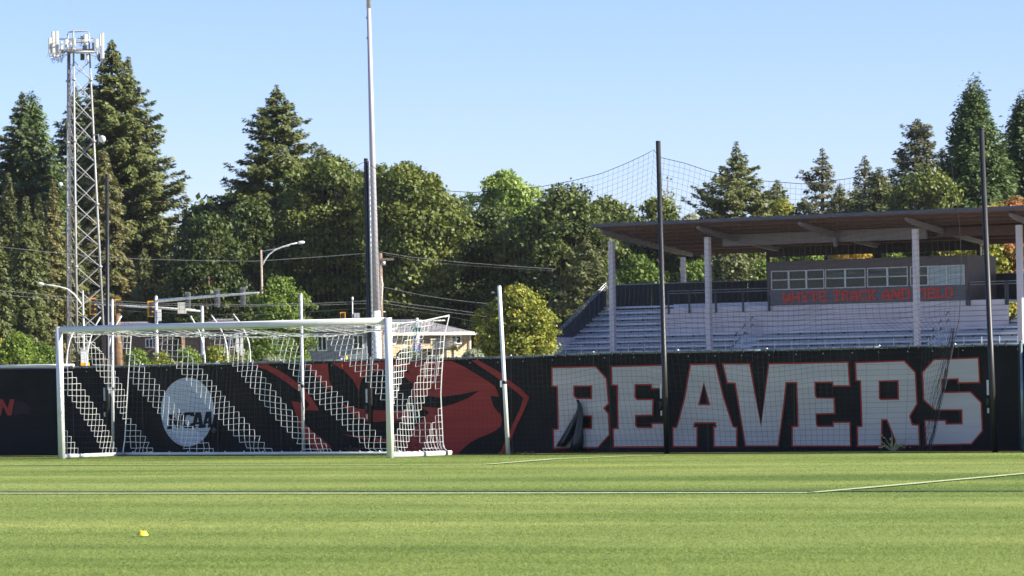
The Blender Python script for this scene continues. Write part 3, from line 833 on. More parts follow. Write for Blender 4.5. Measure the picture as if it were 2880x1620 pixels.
# bleachers: treads, risers, seat planks, one part each
TR, RI, T0, Z0 = .75, .364, 2.2, 2.55
def bleacher(s0, s1, rows, gaps=()):
    for n in range(rows):
        t = T0 + TR * n; z = Z0 + RI * n
        mb = MB(); mb.box(GS((s0 + s1) / 2, t + TR / 2, z - .03), (s1 - s0, TR - .01, .06), AXS); mb.build('tread', MT['alud'], stand)
        mb = MB(); mb.box(GS((s0 + s1) / 2, t - .012, z - RI / 2 - .01), (s1 - s0, .02, RI - .03), AXS); mb.build('riser', MT['alud'], stand)
        segs = []; a = s0
        for g0_, g1_ in gaps: segs.append((a, g0_)); a = g1_
        segs.append((a, s1))
        for a, b in segs:
            if b - a < .3: continue
            k = max(1, round((b - a) / 5.2)); st = (b - a) / k
            for q in range(k):
                mb = MB(); mb.box(GS(a + st * (q + .5), t + .46, z + .20), (st - .015, .26, .045), AXS)
                mb.box(GS(a + st * (q + .5), t + .325, z + .165), (st - .015, .02, .115), AXS)
                mb.build('seat_plank', MT['alu'], stand)
    mb = MB()
    for n in range(rows):
        s = s0 + .7
        while s < s1 - .2:
            if not any(g0_ - .1 < s < g1_ + .1 for g0_, g1_ in gaps): mb.box(GS(s, T0 + TR * n + .45, Z0 + RI * n + .07), (.05, .2, .17), AXS)
            s += 1.45
    tag(mb.build('seat_bracket', MT['raildark'], stand), kind='stuff')
SL = s_at(1868, 5.2)
AIS1 = (s_at(2062, 3.5), s_at(2118, 3.5)); AIS2 = (s_at(2612, 3.5), s_at(2672, 3.5))
bleacher(-4.4, SL, 9)
S2 = s_at(2834, 5.2)
bleacher(SL + .01, S2 - .01, 4, (AIS1, AIS2))
bleacher(S2, 33.0, 9)
mb = MB(); mb.box(GS((33 - 4.4) / 2, 2.12, 1.2), (37.4, .12, 2.4), AXS); mb.build('base_wall', MT['conc'], stand)
mb = MB(); mb.box(GS(-4.35, 5.4, 1.9), (.1, 6.4, 3.8), AXS); mb.build('base_wall', MT['conc'], stand)
# aisle steps
for a, b in (AIS1, AIS2):
    for n in range(7):
        t = T0 + TR * n / 2 + .1; z = Z0 + RI * n / 2
        mb = MB(); mb.box(GS((a + b) / 2, t + .2, z + .02), (b - a, .4, .045), AXS); mb.box(GS((a + b) / 2, t, z - .07), (b - a, .02, .14), AXS)
        mb.build('step', MT['alu'], stand)
# concourse wall
ZW = 5.42
mb = MB(); mb.box(GS((SL + S2) / 2, 5.25, ZW / 2 + .6), (S2 - SL, .14, ZW - 1.2), AXS); mb.build('concourse_wall', MT['conc'], stand)
mb = MB()
for z in (4.20, 4.50, 4.80, 5.10): mb.box(GS((SL + S2) / 2, 5.165, z), (S2 - SL, .04, .04), AXS)
tag(mb.build('wall_joint', MT['joint'], stand), kind='stuff')
mb = MB(); mb.box(GS((SL + S2) / 2, 7.3, ZW - .06), (S2 - SL, 4.0, .1), AXS); mb.build('concourse_floor', MT['alud'], stand)
mb = MB(); mb.box(GS((SL + 9) / 2, 6.6, ZW + .12), (9 - SL, .5, .30), AXS); mb.build('bench', MT['alu'], stand)
# rear windscreens
def screen(sa, sb, t, z0_, z1_):
    n = max(1, round((sb - sa) / 3)); st = (sb - sa) / n
    for i in range(n):
        mb = MB(); mb.box(GS(sa + st * (i + .5), t, (z0_ + z1_) / 2), (st - .03, .02, z1_ - z0_), AXS); mb.build('windscreen', MT['screen'], stand)
    mb = MB(); mb.tube([GS(sa, t - .03, z1_ + .02), GS(sb, t - .03, z1_ + .02)], .03, 6); mb.build('rail', MT['rail2'], stand)
screen(-4.4, SL, 9.1, 5.5, 7.05); screen(SL, 9.2, 9.1, 5.4, 7.05); screen(21.5, 33, 9.1, 5.4, 7.0)
# left end: raking screen and handrail
za, zb = 3.2, 7.05
mb = MB(); mb.add([GS(-4.45, 1.5, za - .06), GS(-4.45, 8.9, zb - .1), GS(-4.45, 8.9, zb - 1.5), GS(-4.45, 1.5, za - 1.7),
                   GS(-4.48, 1.5, za - .06), GS(-4.48, 8.9, zb - .1), GS(-4.48, 8.9, zb - 1.5), GS(-4.48, 1.5, za - 1.7)], [(0, 1, 2, 3), (7, 6, 5, 4), (0, 4, 5, 1), (3, 2, 6, 7), (0, 3, 7, 4), (1, 5, 6, 2)])
mb.build('side_screen', mat('dark_blue_side_mesh', (.03, .045, .065), .7, 0, .2, 2), stand)
for dz in (0, .16):
    mb = MB(); mb.tube([GS(-4.5, 1.45, za + dz), GS(-4.5, 9.0, zb + dz)], .03, 6); mb.build('rail', MT['rail2'], stand)
for k in range(8):
    f = k / 7; t = 1.5 + 7.4 * f; z = za + (zb - za) * f
    mb = MB(); mb.tube([GS(-4.4, t, z - 1.6), GS(-4.4, t, z + .16)], .03, 6); mb.build('rail_post', MT['raildark'] if 0 < k < 7 else MT['rail2'], stand)
# front rail
fr0, fr1 = s_at(1590, 1.9, 3), 32.5
k = 0; s = fr0
while s < fr1:
    mb = MB(); mb.tube([GS(s, 1.95, 2.0), GS(s, 1.95, 3.27)], .028, 6); mb.build('rail_post', MT['wframe'], stand); s += 1.105
for z in (2.55, 2.9):
    mb = MB(); mb.tube([GS(fr0, 1.95, z), GS(fr1, 1.95, z)], .02, 6); mb.build('rail', MT['rail2'], stand)
mb = MB(); mb.tube([GS(fr0, 1.95, 3.27), GS(s_at(1642, 1.95, 3), 1.95, 3.27)], .022, 6); mb.build('rail', MT['wframe'], stand)
# concourse rail
def crail(pxs, pxe, posts):
    sa, sb = s_at(pxs, 5.15), s_at(pxe, 5.15)
    for z in (ZW + 1.05, ZW + .90):
        mb = MB(); mb.tube([GS(sa, 5.15, z), GS(sb, 5.15, z)], .025, 6); mb.build('rail', MT['rail2'], stand)
    for p in posts:
        s = s_at(p, 5.12); mb = MB(); mb.box(GS(s, 5.12, ZW + .36), (.10, .06, 1.38), AXS); mb.build('rail_post', MT['raildark'], stand)
crail(1878, 2163, (1880, 1938, 2013, 2089, 2162)); crail(2724, 2834, (2726, 2828))
crail(2834, 2900, (2834,))
# aisle handrails
def hand(sx):
    for n in (0.2, 1.5, 2.8):
        t = T0 + TR * n; z = Z0 + RI * n
        for dt in (0, .42):
            zz = z + RI * dt / TR
            mb = MB(); mb.tube([GS(sx, t + dt, zz), GS(sx, t + dt, zz + .95)], .022, 6); mb.build('handrail_post', MT['wframe'], stand)
        for dz in (.95, .5):
            mb = MB(); mb.tube([GS(sx, t, z + dz), GS(sx, t + .3, z + dz + .27), GS(sx, t + .42, z + dz + .15)], .022, 6); mb.build('handrail', MT['raildark'], stand)
hand((AIS1[0] + AIS1[1]) / 2); hand((AIS2[0] + AIS2[1]) / 2)

# press box
PB0, PB1 = s_at(2164, 5.15), s_at(2722, 5.15)
box = empty('press_box', GS((PB0 + PB1) / 2, 6.5, ZW), 'brown-grey press box lettered WHYTE TRACK AND FIELD inside the grandstand', 'press box')
tF = 5.05; tB = 9.0; zt = 7.94
def wall(a, b, z0_, z1_, m, t=tF, th=.12, name='wall'):
    mb = MB(); mb.box(GS((a + b) / 2, t + th / 2, (z0_ + z1_) / 2), (b - a, th, z1_ - z0_), AXS); return mb.build(name, m, box)
ZWB, ZWT = 6.34, 7.48
wall(PB0, PB1, ZW + .02, ZWB, MT['boxsign'], name='sign_band')
wall(PB0, PB1, ZWT, zt, MT['boxwall'])
for s in (PB0, PB1):
    mb = MB(); mb.box(GS(s, (tF + tB) / 2, (ZW + zt) / 2), (.14, tB - tF, zt - ZW), AXS); mb.build('wall', MT['boxwall'], box)
wall(PB0, PB1, ZW, zt, MT['boxwall'], tB)
mb = MB(); mb.box(GS((PB0 + PB1) / 2, (tF + tB) / 2, zt + .05), (PB1 - PB0 + .2, tB - tF + .2, .1), AXS); mb.build('roof', MT['boxwall'], box)
for s in (PB0 + .02, PB1 - .02):
    mb = MB(); mb.box(GS(s, tF - .03, ZW + .15), (.1, .08, .9), AXS); mb.build('corner_post', MT['raildark'], box)
groups = [(2169, 2318, 3), (2321, 2434, 2), (2439, 2553, 2), (2560, 2713, 3)]
gm = bpy.data.materials.new('window_glass'); gm.use_nodes = True
b_ = gm.node_tree.nodes['Principled BSDF']; b_.inputs['Roughness'].default_value = .06; b_.inputs['Base Color'].default_value = (.022, .030, .028, 1); b_.inputs['Specular IOR Level'].default_value = .25
nz = gm.node_tree.nodes.new('ShaderNodeTexNoise'); nz.inputs['Scale'].default_value = 1.6; tcx = gm.node_tree.nodes.new('ShaderNodeTexCoord')
bp = gm.node_tree.nodes.new('ShaderNodeBump'); bp.inputs['Strength'].default_value = .12; bp.inputs['Distance'].default_value = .05
gm.node_tree.links.new(tcx.outputs['Object'], nz.inputs['Vector']); gm.node_tree.links.new(nz.outputs['Fac'], bp.inputs['Height']); gm.node_tree.links.new(bp.outputs[0], b_.inputs['Normal'])
MT['glass'] = gm
MT['blind'] = mat('pale_blue_green_blind', (.30, .38, .40), .5, 0, .1, 1.5, stretch=(.3, .3, 3))
MT['reflpane'] = mat('grey_green_painted_reflection_pane', (.045, .058, .045), .4, 0, .9, 2.2, stretch=(.4, .4, 3))  # uneven greenish reflections put into the pane colour
pi = 0
for gi, (a, b, n) in enumerate(groups):
    sa, sb = s_at(a, tF, 7), s_at(b, tF, 7); st = (sb - sa) / n
    if gi < 3:
        sn = s_at(groups[gi + 1][0], tF, 7)
        wall(sb - .01, sn + .01, ZWB, ZWT, MT['boxwall'], tF + .01)
    else: wall(sb, PB1, ZWB, ZWT, MT['boxwall'], tF + .01)
    if gi == 0: wall(PB0, sa, ZWB, ZWT, MT['boxwall'], tF + .01)
    for i in range(n):
        s0, s1 = sa + st * i, sa + st * (i + 1)
        zc_ = (ZWB + ZWT) / 2; zm = ZWB + (ZWT - ZWB) * .52; fw = .05
        mb = MB()
        for s in (s0 + fw / 2, s1 - fw / 2): mb.box(GS(s, tF + .03, zc_), (fw, .09, ZWT - ZWB - .004), AXS)
        for z in (ZWB + fw / 2, zm, ZWT - fw / 2): mb.box(GS((s0 + s1) / 2, tF + .03, z), (st - 2 * fw - .002, .09, fw if z != zm else .06), AXS)
        if i < n - 1: mb.box(GS(s1, tF + .0, zc_), (.11, .05, ZWT - ZWB - .006), AXS)
        fr = mb.build('window', MT['wframe'], box)
        for z0_, z1_, up_ in ((ZWB + fw, zm - .03, 0), (zm + .03, ZWT - fw, 1)):
            if gi == 3 and i > 0: m_ = MT['blind']
            elif gi >= 2 and up_: m_ = MT['reflpane']
            elif gi == 1 and up_: m_ = MT['reflpane']
            else: m_ = MT['glass']
            mb = MB(); mb.box(GS((s0 + s1) / 2, tF + .035 + .02 * up_, (z0_ + z1_) / 2), (st - 2 * fw - .004, .012, z1_ - z0_ - .004), AXS); mb.build('pane', m_, fr)
# blocky letters of the sign, 5 x 7 cells with slab feet
FONT = {'W': '10001 10001 10001 10101 10101 11111 01010', 'H': '10001 10001 10001 11111 10001 10001 10001', 'Y': '10001 10001 01010 01110 00100 00100 01110',
        'T': '11111 10101 00100 00100 00100 00100 01110', 'E': '11111 10001 10000 11110 10000 10001 11111', 'R': '11110 10001 10001 11110 10100 10010 11001',
        'A': '00100 01010 01010 10001 11111 10001 11011', 'C': '01111 10001 10000 10000 10000 10001 01111', 'K': '11011 10010 10100 11000 10100 10010 11011',
        'N': '10001 11001 11101 10101 10111 10011 10001', 'D': '11110 10001 10001 10001 10001 10001 11110', 'F': '11111 10001 10000 11110 10000 10000 11000',
        'I': '111 010 010 010 010 010 111', 'L': '11000 10000 10000 10000 10000 10001 11111'}
def word(txt, pxa, pxb, z0_, z1_):
    sa, sb = s_at(pxa, tF, 6), s_at(pxb, tF, 6)
    wid = sum((4 if c == 'I' else 6) for c in txt) - 1; cu = (sb - sa) / wid; ch = (z1_ - z0_) / 7; s = sa
    for c in txt:
        rows = FONT[c].split(); k = len(rows[0]); mb = MB()
        for j, r_ in enumerate(rows):
            i = 0
            while i < k:
                if r_[i] == '1':
                    e_ = i
                    while e_ + 1 < k and r_[e_ + 1] == '1': e_ += 1
                    mb.box(GS(s + cu * (i + e_ + 1) / 2, tF - .02, z1_ - ch * (j + .5)), (cu * (e_ - i + 1) * 1.04 + cu * .45, .035, ch * 1.06), AXS); i = e_
                i += 1
        mb.build('letter', MT['redlet'], box); s += cu * (k + 1)
LZ0, LZ1 = 5.58, 6.20
word('WHYTE', 2203, 2326, LZ0, LZ1); word('TRACK', 2344, 2464, LZ0, LZ1); word('AND', 2481, 2560, LZ0, LZ1); word('FIELD', 2572, 2680, LZ0, LZ1)
# dark louvres between box and roof, with daylight slits
MTL = MT['darkwood']
sa, sb = s_at(2160, 10.5, 8.6), s_at(2752, 10.5, 8.6)
# (z0, z1) as seen at the back line
for (ya, yb) in ((660, 684), (693, 717)):
    z1_ = H(2300, ya, 218.5); z0_ = H(2300, yb, 218.5)
    n = 5; st = (sb - sa) / n
    for i in range(n):
        mb = MB(); mb.box(GS(sa + st * (i + .5), 10.4, (z0_ + z1_) / 2), (st - .02, .06, z1_ - z0_), AXS); mb.build('louvre_board', MTL, stand)
for s in (sa, s_at(2470, 10.5, 8.6), sb):
    mb = MB(); mb.box(GS(s, 10.5, 7.2), (.5 if sa < s < sb else .2, .15, 3.6), AXS); mb.build('louvre_post', MTL, stand)
mb = MB(); mb.box(GS(s_at(2745, 8, 7), 7.2, 6.7), (.5, 3.6, 2.55), AXS); mb.build('stair_enclosure', MT['boxwall'], stand)
# ================================================================== STREET BEHIND THE FENCE
def pole_pts(px0, py0, px1, D):
    """from the ground under px1 up to the point px0, py0"""
    b = Vector((W(px1, 1062, D).x, D, 0)); return b, W(px0, py0, D)
# ---- big light pole
D = 170
b, t = pole_pts(1035, -60, 1063.5, D)
lp = empty('stadium_light_pole', b, 'very tall tapering light grey pole running out of the top of the picture', 'light pole')
MT['zinc'] = mat('pale_lilac_grey_zinc', (.36, .35, .38), .5, .15, .07, .5, stretch=(1, 1, .2))
def at_(py): 
    z = H(1050, py, D); return b + (t - b) * (z / t.z)
m0, m1 = at_(14), at_(875)
mb = MB(); mb.tube([m1, at_(400), m0], [.185, .130, .095], 20); mb.build('shaft', MT['zinc'], lp, True)
mb = MB(); mb.tube([m0 - Vector((0, 0, .15)), t + Vector((0, 0, 1.5))], [.105, .095], 20); tag(mb.build('upper_shaft', MT['galv'], lp, True), 'darker sleeve joint at the top')
mb = MB(); mb.tube([b, m1], [.215, .20], 20); tag(mb.build('base_sleeve', MT['cream'], lp, True), 'pale base sleeve')
mb = MB()
for y in (50, 107): p = at_(y); mb.box(p - Vector((.11, 0, 0)), (.06, .05, .12))
mb.build('step_bolt', MT['galv'], lp)
# ---- wooden utility pole behind it
D = 198; b, t = pole_pts(1069, 712, 1071, D)
MT['timber'] = mat('grey_brown_weathered_timber', (.20, .14, .10), .85, 0, .2, 5, stretch=(4, 4, .4))
up_ = empty('utility_pole', b, 'wooden utility pole mostly hidden behind the big grey light pole', 'utility pole')
mb = MB(); mb.tube([b, t], [.17, .12], 12); mb.build('shaft', MT['timber'], up_, True)
mb = MB(); mb.box(t + Vector((.25, -.15, -.35)), (1.0, .1, .12)); mb.build('crossarm', MT['timber'], up_)
mb = MB(); mb.tube([W(1072, 778, D - .4), W(1076, 800, D - .4), W(1074, 830, D - .4), W(1070, 868, D - .4)], .035, 6); mb.build('riser_pipe', MT['cream'], up_, True)
mb = MB(); mb.tube([W(1078, 735, D - .3), W(1078, 746, D - .3)], .12, 10); mb.build('transformer', MT['galv'], up_, True)

# ---- street lamps
def lamp(D, pbx, ptx, pty, arm, brace, head, matn, lab, r=.085):
    b, t = pole_pts(ptx, pty, pbx, D)
    e = empty('street_lamp', b, lab, 'street lamp', 'street lamps beyond the fence')
    mb = MB(); mb.tube([b, t], [r, r * .75], 12); mb.build('shaft', MT[matn], e, True)
    mb = MB(); mb.tube([W(x, y, D) for x, y in arm], .04, 8); mb.build('arm', MT['cream'], e, True)
    if brace: mb = MB(); mb.tube([W(x, y, D) for x, y in brace], .022, 6); mb.build('brace', MT['galvlight'], e, True)
    (x0, y0), (x1, y1) = head; p, q = W(x0, y0, D), W(x1, y1, D)
    mb = MB(); d = (q - p); mb.tube([p, p + d * .2, p + d * .7, q], [.04, .09, .10, .04], 10); mb.build('lamp_head', MT['white'], e, True)
MT['rust'] = mat('tan_weathered_lamp_post', (.36, .27, .21), .7, .1, .15, 3, stretch=(1, 1, .5))
lamp(212, 743, 734, 703, [(737, 749), (744, 733), (756, 716), (772, 704), (795, 694), (818, 687), (838, 683)], [(735, 707), (765, 702), (790, 697), (815, 690)], ((836, 683.5), (857, 681)), 'rust', 'street lamp with a curved arm over the left-centre trees, on a tan post')
lamp(225, 239, 233, 817, [(234, 862), (224, 848), (210, 829), (190, 813), (166, 806), (140, 802), (122, 799.5)], None, ((124, 799.5), (106, 796.5)), 'galvlight', 'street lamp with its arm reaching left, seen through the lattice tower', .06)

# ---- traffic signals
MT['amber'] = mat('yellow_orange_signal_border', (.95, .42, .02), .5, 0, .06, 3)
MT['sigblack'] = mat('black_signal_housing', (.02, .02, .02), .5, 0, .2, 3)
MT['siggrey'] = mat('grey_back_plate', (.17, .18, .18), .6, .1, .1, 3)
MT['siggrey2'] = mat('darker_grey_signal_back', (.075, .085, .085), .6, .1, .1, 3)
D1 = 205
b, t = pole_pts(439, 836, 441.5, D1)
sp = empty('traffic_signal_mast', b, 'traffic signal mast whose long arm rises to the right, three grey signal backs on it', 'traffic signal')
mb = MB(); mb.tube([b, t], [.11, .085], 14); mb.tube([t, t + up * .08], [.09, .05], 14); mb.build('shaft', MT['cream'], sp, True)
mb = MB(); mb.tube([W(442, 846, D1 - .1), W(500, 841.5, D1 - 2), W(600, 833, D1 - 5), W(727, 823.5, D1 - 9)], [.095, .085, .07, .045], 12); mb.build('mast_arm', MT['cream'], sp, True)
mb = MB(); mb.box(W(448, 886, D1 - .2), (.20, .22, .66)); mb.build('control_box', MT['cream'], sp)
def head_back(x, y0_, y1_, D, par, wpx=16):
    c = W(x, (y0_ + y1_) / 2, D + .25); k = D / FPX; hh = (y1_ - y0_) * k; ww = wpx * k
    mb = MB(); tck = .05
    fw = ww * .26
    for a in (-1, 1): mb.box(c + Vector((a * (ww - fw) / 2, 0, 0)), (fw, tck, hh))
    for a in (-1, 1): mb.box(c + Vector((0, 0, a * (hh - fw) / 2)), (ww - 2 * fw, tck, fw))
    pl = mb.build('signal_head', MT['siggrey'], par)
    mb = MB()
    for i in range(3): mb.box(c + Vector((0, -.06, hh * (.29 - .29 * i))), (ww * .5, .16, hh * .265))
    mb.build('signal_back', MT['siggrey2'], pl)
head_back(528.5, 821, 868, D1 - 3, sp); head_back(611, 813.5, 864, D1 - 5.4, sp); head_back(683.5, 808, 858.5, D1 - 7.6, sp)
D2 = 222
b, t = pole_pts(568.5, 864, 571, D2)
sp2 = empty('traffic_signal_mast', b, 'traffic signal mast whose arm runs left past the black pole, with orange bordered signals', 'traffic signal')
mb = MB(); mb.tube([b, t], [.115, .095], 14); mb.tube([t, t + up * .1], [.10, .06], 14); mb.build('shaft', MT['galvlight'], sp2, True)
mb = MB(); mb.tube([W(565, 875, D2), W(450, 866, D2 + 1), W(342, 860, D2 + 2), W(266, 855, D2 + 3)], [.085, .07, .06, .045], 12); mb.build('mast_arm', MT['cream'], sp2, True)
def head_side(x0, y0_, x1, y1_, D, par):
    k = D / FPX; c = W(x0, (y0_ + y1_) / 2, D - .1); hh = (y1_ - y0_) * k; ww = (x1 - x0) * k
    mb = MB(); e_ = 3.2 * k
    mb.box(c + Vector((e_ / 2, 0, 0)), (e_, .06, hh))
    for a in (-1, 1): mb.box(c + Vector((ww / 2 + e_ * .5, 0, a * (hh - e_) / 2)), (ww - e_, .06, e_))
    pl = mb.build('signal_head', MT['amber'], par)
    mb = MB()
    for i in range(3):
        p = c + Vector((ww * .62, -.05, hh * (.27 - .27 * i)))
        mb.box(p, (ww * .62, .26, hh * .24)); mb.tube([p + Vector((ww * .2, 0, hh * .02)), p + Vector((ww * .62, 0, -.02))], [hh * .10, hh * .085], 8)
    mb.build('lens_housing', MT['sigblack'], pl)
    mb = MB()
    for i in (1, 2): mb.box(c + Vector((ww * .9, -.2, hh * (.27 - .27 * i) + hh * .1)), (ww * .28, .05, hh * .06))
    mb.build('visor', MT['amber'], pl)
head_side(252, 837.5, 270, 885.5, D2 + 2.6, sp2); head_side(322.5, 841, 340, 887, D2 + 2, sp2); head_side(415, 846.5, 432, 891.5, D2 + 1.1, sp2)
mb = MB(); mb.box(W(512, 866.5, D2 + .2), (24 * D2 / FPX, .04, 32 * D2 / FPX)); tag(mb.build('sign_plate', mat('warm_white_sign_plate', (.66, .63, .52), .6, 0, .05, 3), sp2), 'blank warm white sign plate on the arm')
MT['sgreen'] = mat('street_sign_green', (.05, .42, .27), .5, 0, .08, 4)
MT['swhite'] = mat('sign_white', (.75, .75, .72), .5, 0, .03, 4)
gc = W(571, 939.5, D2 - .3); k2 = D2 / FPX
mb = MB(); mb.box(gc, (38 * k2, .03, 13 * k2)); sg = mb.build('street_sign', MT['sgreen'], sp2)
mb = MB()
for x, w_, h_ in ((-13, 3, 6), (-9, 2, 6), (-3, 2.4, 6), (.5, 2.4, 6), (4, 2.4, 6), (9, 3, 6), (13, 2.5, 6)):
    mb.box(gc + Vector((x * k2, -.022, 0)), (w_ * k2 * .8, .01, h_ * k2 * .25)); mb.box(gc + Vector(((x - w_ * .3) * k2, -.022, .0)), (w_ * k2 * .3, .01, h_ * k2))
for z in (-1, 1): mb.box(gc + Vector((0, -.022, z * 5.6 * k2)), (37 * k2, .01, .7 * k2))
mb.build('sign_lettering', MT['swhite'], sg)

# ---- small third signal, its post and arm, right of the goal post's top
D3 = 232
b, t = pole_pts(1075.5, 868, 1076, D3)
e = empty('sensor_post', b, 'thin white post with two short cross bars beside the light pole', 'post')
mb = MB(); mb.tube([b, t], .04, 8); mb.build('shaft', MT['cream'], e, True)
for y in (877, 922, 936): mb = MB(); mb.tube([W(1068, y, D3), W(1084, y, D3)], .03, 6); mb.build('cross_bar', MT['cream'], e, True)
mb = MB(); mb.box(W(1077, 913, D3 - .2), (.24, .2, .14)); mb.build('beacon', MT['amber'], e)
b, t = pole_pts(991, 836, 993, D3)
e = empty('antenna_post', b, 'thin pale post above the crossbar with a grey cabinet beside it', 'post')
mb = MB(); mb.tube([b, t], .035, 8); mb.tube([t - up * .25, t + up * .02], .06, 8); mb.build('shaft', MT['cream'], e, True)
mb = MB(); mb.box(W(1003, 887, D3), (.34, .3, .30)); mb.build('cabinet', MT['galvlight'], e)
k3 = D3 / FPX
c3 = W(957, 892, D3 + 2)
e = empty('small_traffic_signal', c3, 'small yellow-edged traffic signal just above the middle of the crossbar', 'traffic signal')
mb = MB(); mb.box(W(957.5, 890, D3 + 2), (2.2 * k3, .05, 24 * k3)); mb.box(W(964.5, 879, D3 + 2), (12 * k3, .05, 2.4 * k3)); mb.box(W(971, 890, D3 + 2), (2.2 * k3, .05, 24 * k3)); mb.build('border', MT['amber'], e)
mb = MB()
for i in range(3): mb.box(W(964.5, 885 + 7 * i, D3 + 2), (9 * k3, .25, 6 * k3))
mb.build('lens_housing', MT['sigblack'], e)
mb = MB(); mb.tube([W(964.5, 903, D3 + 2), (c3.x + .15, c3.y, 0)], .05, 8); mb.build('shaft', MT['galv'], e, True)

# ---- interstate sign assembly
D4 = 190; k4 = D4 / FPX
b, t = pole_pts(1172.5, 897, 1175.5, D4)
e = empty('route_sign_post', b, 'white post with green street sign, TO plate, route 5 shield and arrow in blue', 'road sign')
mb = MB(); mb.tube([b, t], [.085, .075], 12); mb.tube([t, t + up * .05], [.11, .05], 12); mb.build('shaft', MT['cream'], e, True)
mb = MB(); mb.tube([W(1096, 903.5, D4 + .4), W(1174, 903, D4), W(1251, 901.5, D4 - .6)], [.045, .055, .035], 10); mb.build('mast_arm', MT['cream'], e, True)
MT['dgreen'] = mat('dark_green_sign', (.015, .13, .10), .5, 0, .1, 3)
MT['sblue'] = mat('sign_blue', (.02, .10, .42), .5, 0, .08, 3)
MT['sred'] = mat('sign_red', (.34, .035, .06), .5, 0, .08, 3)
mb = MB(); mb.box(W(1170, 926, D4 - .25), (28 * k4, .03, 14 * k4)); mb.build('street_sign', MT['dgreen'], e)
def flat(poly, Dd, m, name, par, holes=()):
    loops = [[W(x, y, Dd) for x, y in P] for P in [poly] + list(holes)]
    tris = tessellate_polygon([[Vector((p.x, p.z, 0)) for p in L] for L in loops])
    vs = [p for L in loops for p in L]; n = len(vs)
    vs2 = [p + Vector((0, .02, 0)) for p in vs]
    fs = [tuple(t) for t in tris] + [tuple(reversed([i + n for i in t])) for t in tris]
    o_ = 0
    for L in loops:
        m_ = len(L); fs += [(o_ + i, o_ + (i + 1) % m_, n + o_ + (i + 1) % m_, n + o_ + i) for i in range(m_)]; o_ += m_
    mb = MB(); mb.add(vs + vs2, fs); return mb.build(name, m, par)
to = flat([(1161.5, 951), (1180.5, 951), (1180.5, 960.5), (1161.5, 960.5)], D4 - .3, MT['sblue'], 'sign_plate', e)
flat([(1165, 953), (1170, 953), (1170, 954.6), (1168.3, 954.6), (1168.3, 959), (1166.7, 959), (1166.7, 954.6), (1165, 954.6)], D4 - .33, MT['swhite'], 'letter', to)
flat([(1172, 953), (1177, 953), (1177, 959), (1172, 959)], D4 - .33, MT['swhite'], 'letter', to, [[(1173.6, 954.5), (1175.4, 954.5), (1175.4, 957.5), (1173.6, 957.5)]])
shw = [(1160, 966), (1165, 963), (1172, 965), (1179, 963), (1184.5, 966), (1185, 977), (1182, 986), (1178, 991.5), (1172, 996.5), (1166, 991.5), (1162, 986), (1159.5, 977)]
sh = flat(shw, D4 - .3, MT['swhite'], 'route_shield', e)
flat([(1161, 966.8), (1165, 964.2), (1172, 966), (1179, 964.2), (1183.5, 966.8), (1184, 970.5), (1160.6, 970.5)], D4 - .33, MT['sred'], 'shield_top', sh)
flat([(1160.6, 972), (1184.1, 972), (1184, 977), (1181.2, 985.5), (1177.4, 990.7), (1172, 995.3), (1166.7, 990.7), (1162.8, 985.5), (1160.5, 977)], D4 - .33, MT['sblue'], 'shield_face', sh)
flat([(1168, 974), (1176.5, 974), (1176.5, 976.2), (1170.3, 976.2), (1170.3, 979), (1174.5, 979), (1177.3, 981.5), (1177.3, 986), (1174.5, 989), (1168, 989), (1167.3, 986.6), (1173.5, 986.6), (1174.9, 985), (1174.9, 982.4), (1173.5, 981.2), (1168, 981.2)], D4 - .36, MT['swhite'], 'numeral', sh)
ar = flat([(1165, 998), (1181, 998), (1181, 1007), (1165, 1007)], D4 - .3, MT['sblue'], 'arrow_plate', e)
flat([(1167, 1002.5), (1171, 1000), (1171, 1001.7), (1179, 1001.7), (1179, 1003.5), (1171, 1003.5), (1171, 1005)], D4 - .33, MT['swhite'], 'arrow', ar)

# ---- bent-top fence posts on both sides of the path
grp = 'bent-topped fence posts'
for i, (P, lab) in enumerate([
    ([(187, 1060), (187, 1020), (190, 985), (197, 955), (207, 934)], 'leftmost bent-topped post, behind the left goal post'),
    ([(243, 1060), (243, 1030), (246, 995), (251, 963), (260, 934), (270, 913), (282.5, 892)], 'bent-topped post just left of the tall black pole'),
    ([(302, 1060), (303, 1020), (305, 985), (311, 950), (318, 930), (328, 911), (342, 888)], 'bent-topped post just right of the tall black pole'),
    ([(577, 1060), (576, 1000), (570, 962), (561, 934), (548, 909), (536, 889)], 'bent-topped post leaning left beside the signal pole'),
    ([(642, 1060), (641, 1015), (639, 985), (636, 965), (629, 942), (620, 925), (609, 906), (594, 886)], 'second bent-topped post right of the signal pole'),
    ([(705, 1060), (704, 1015), (703, 989), (701, 968), (694, 945), (684, 925.5), (672, 904), (656, 883)], 'third bent-topped post, nearest the tan street lamp')]):
    Dq = 158 + i; pts = [W(x, y, Dq) for x, y in P]; pts = [Vector((pts[0].x, Dq, 0))] + pts
    mb = MB(); mb.tube(pts, .030, 8); tag(mb.build('bent_fence_post', MT['white'], None, True, loc=pts[0]), lab, 'fence post', grp)
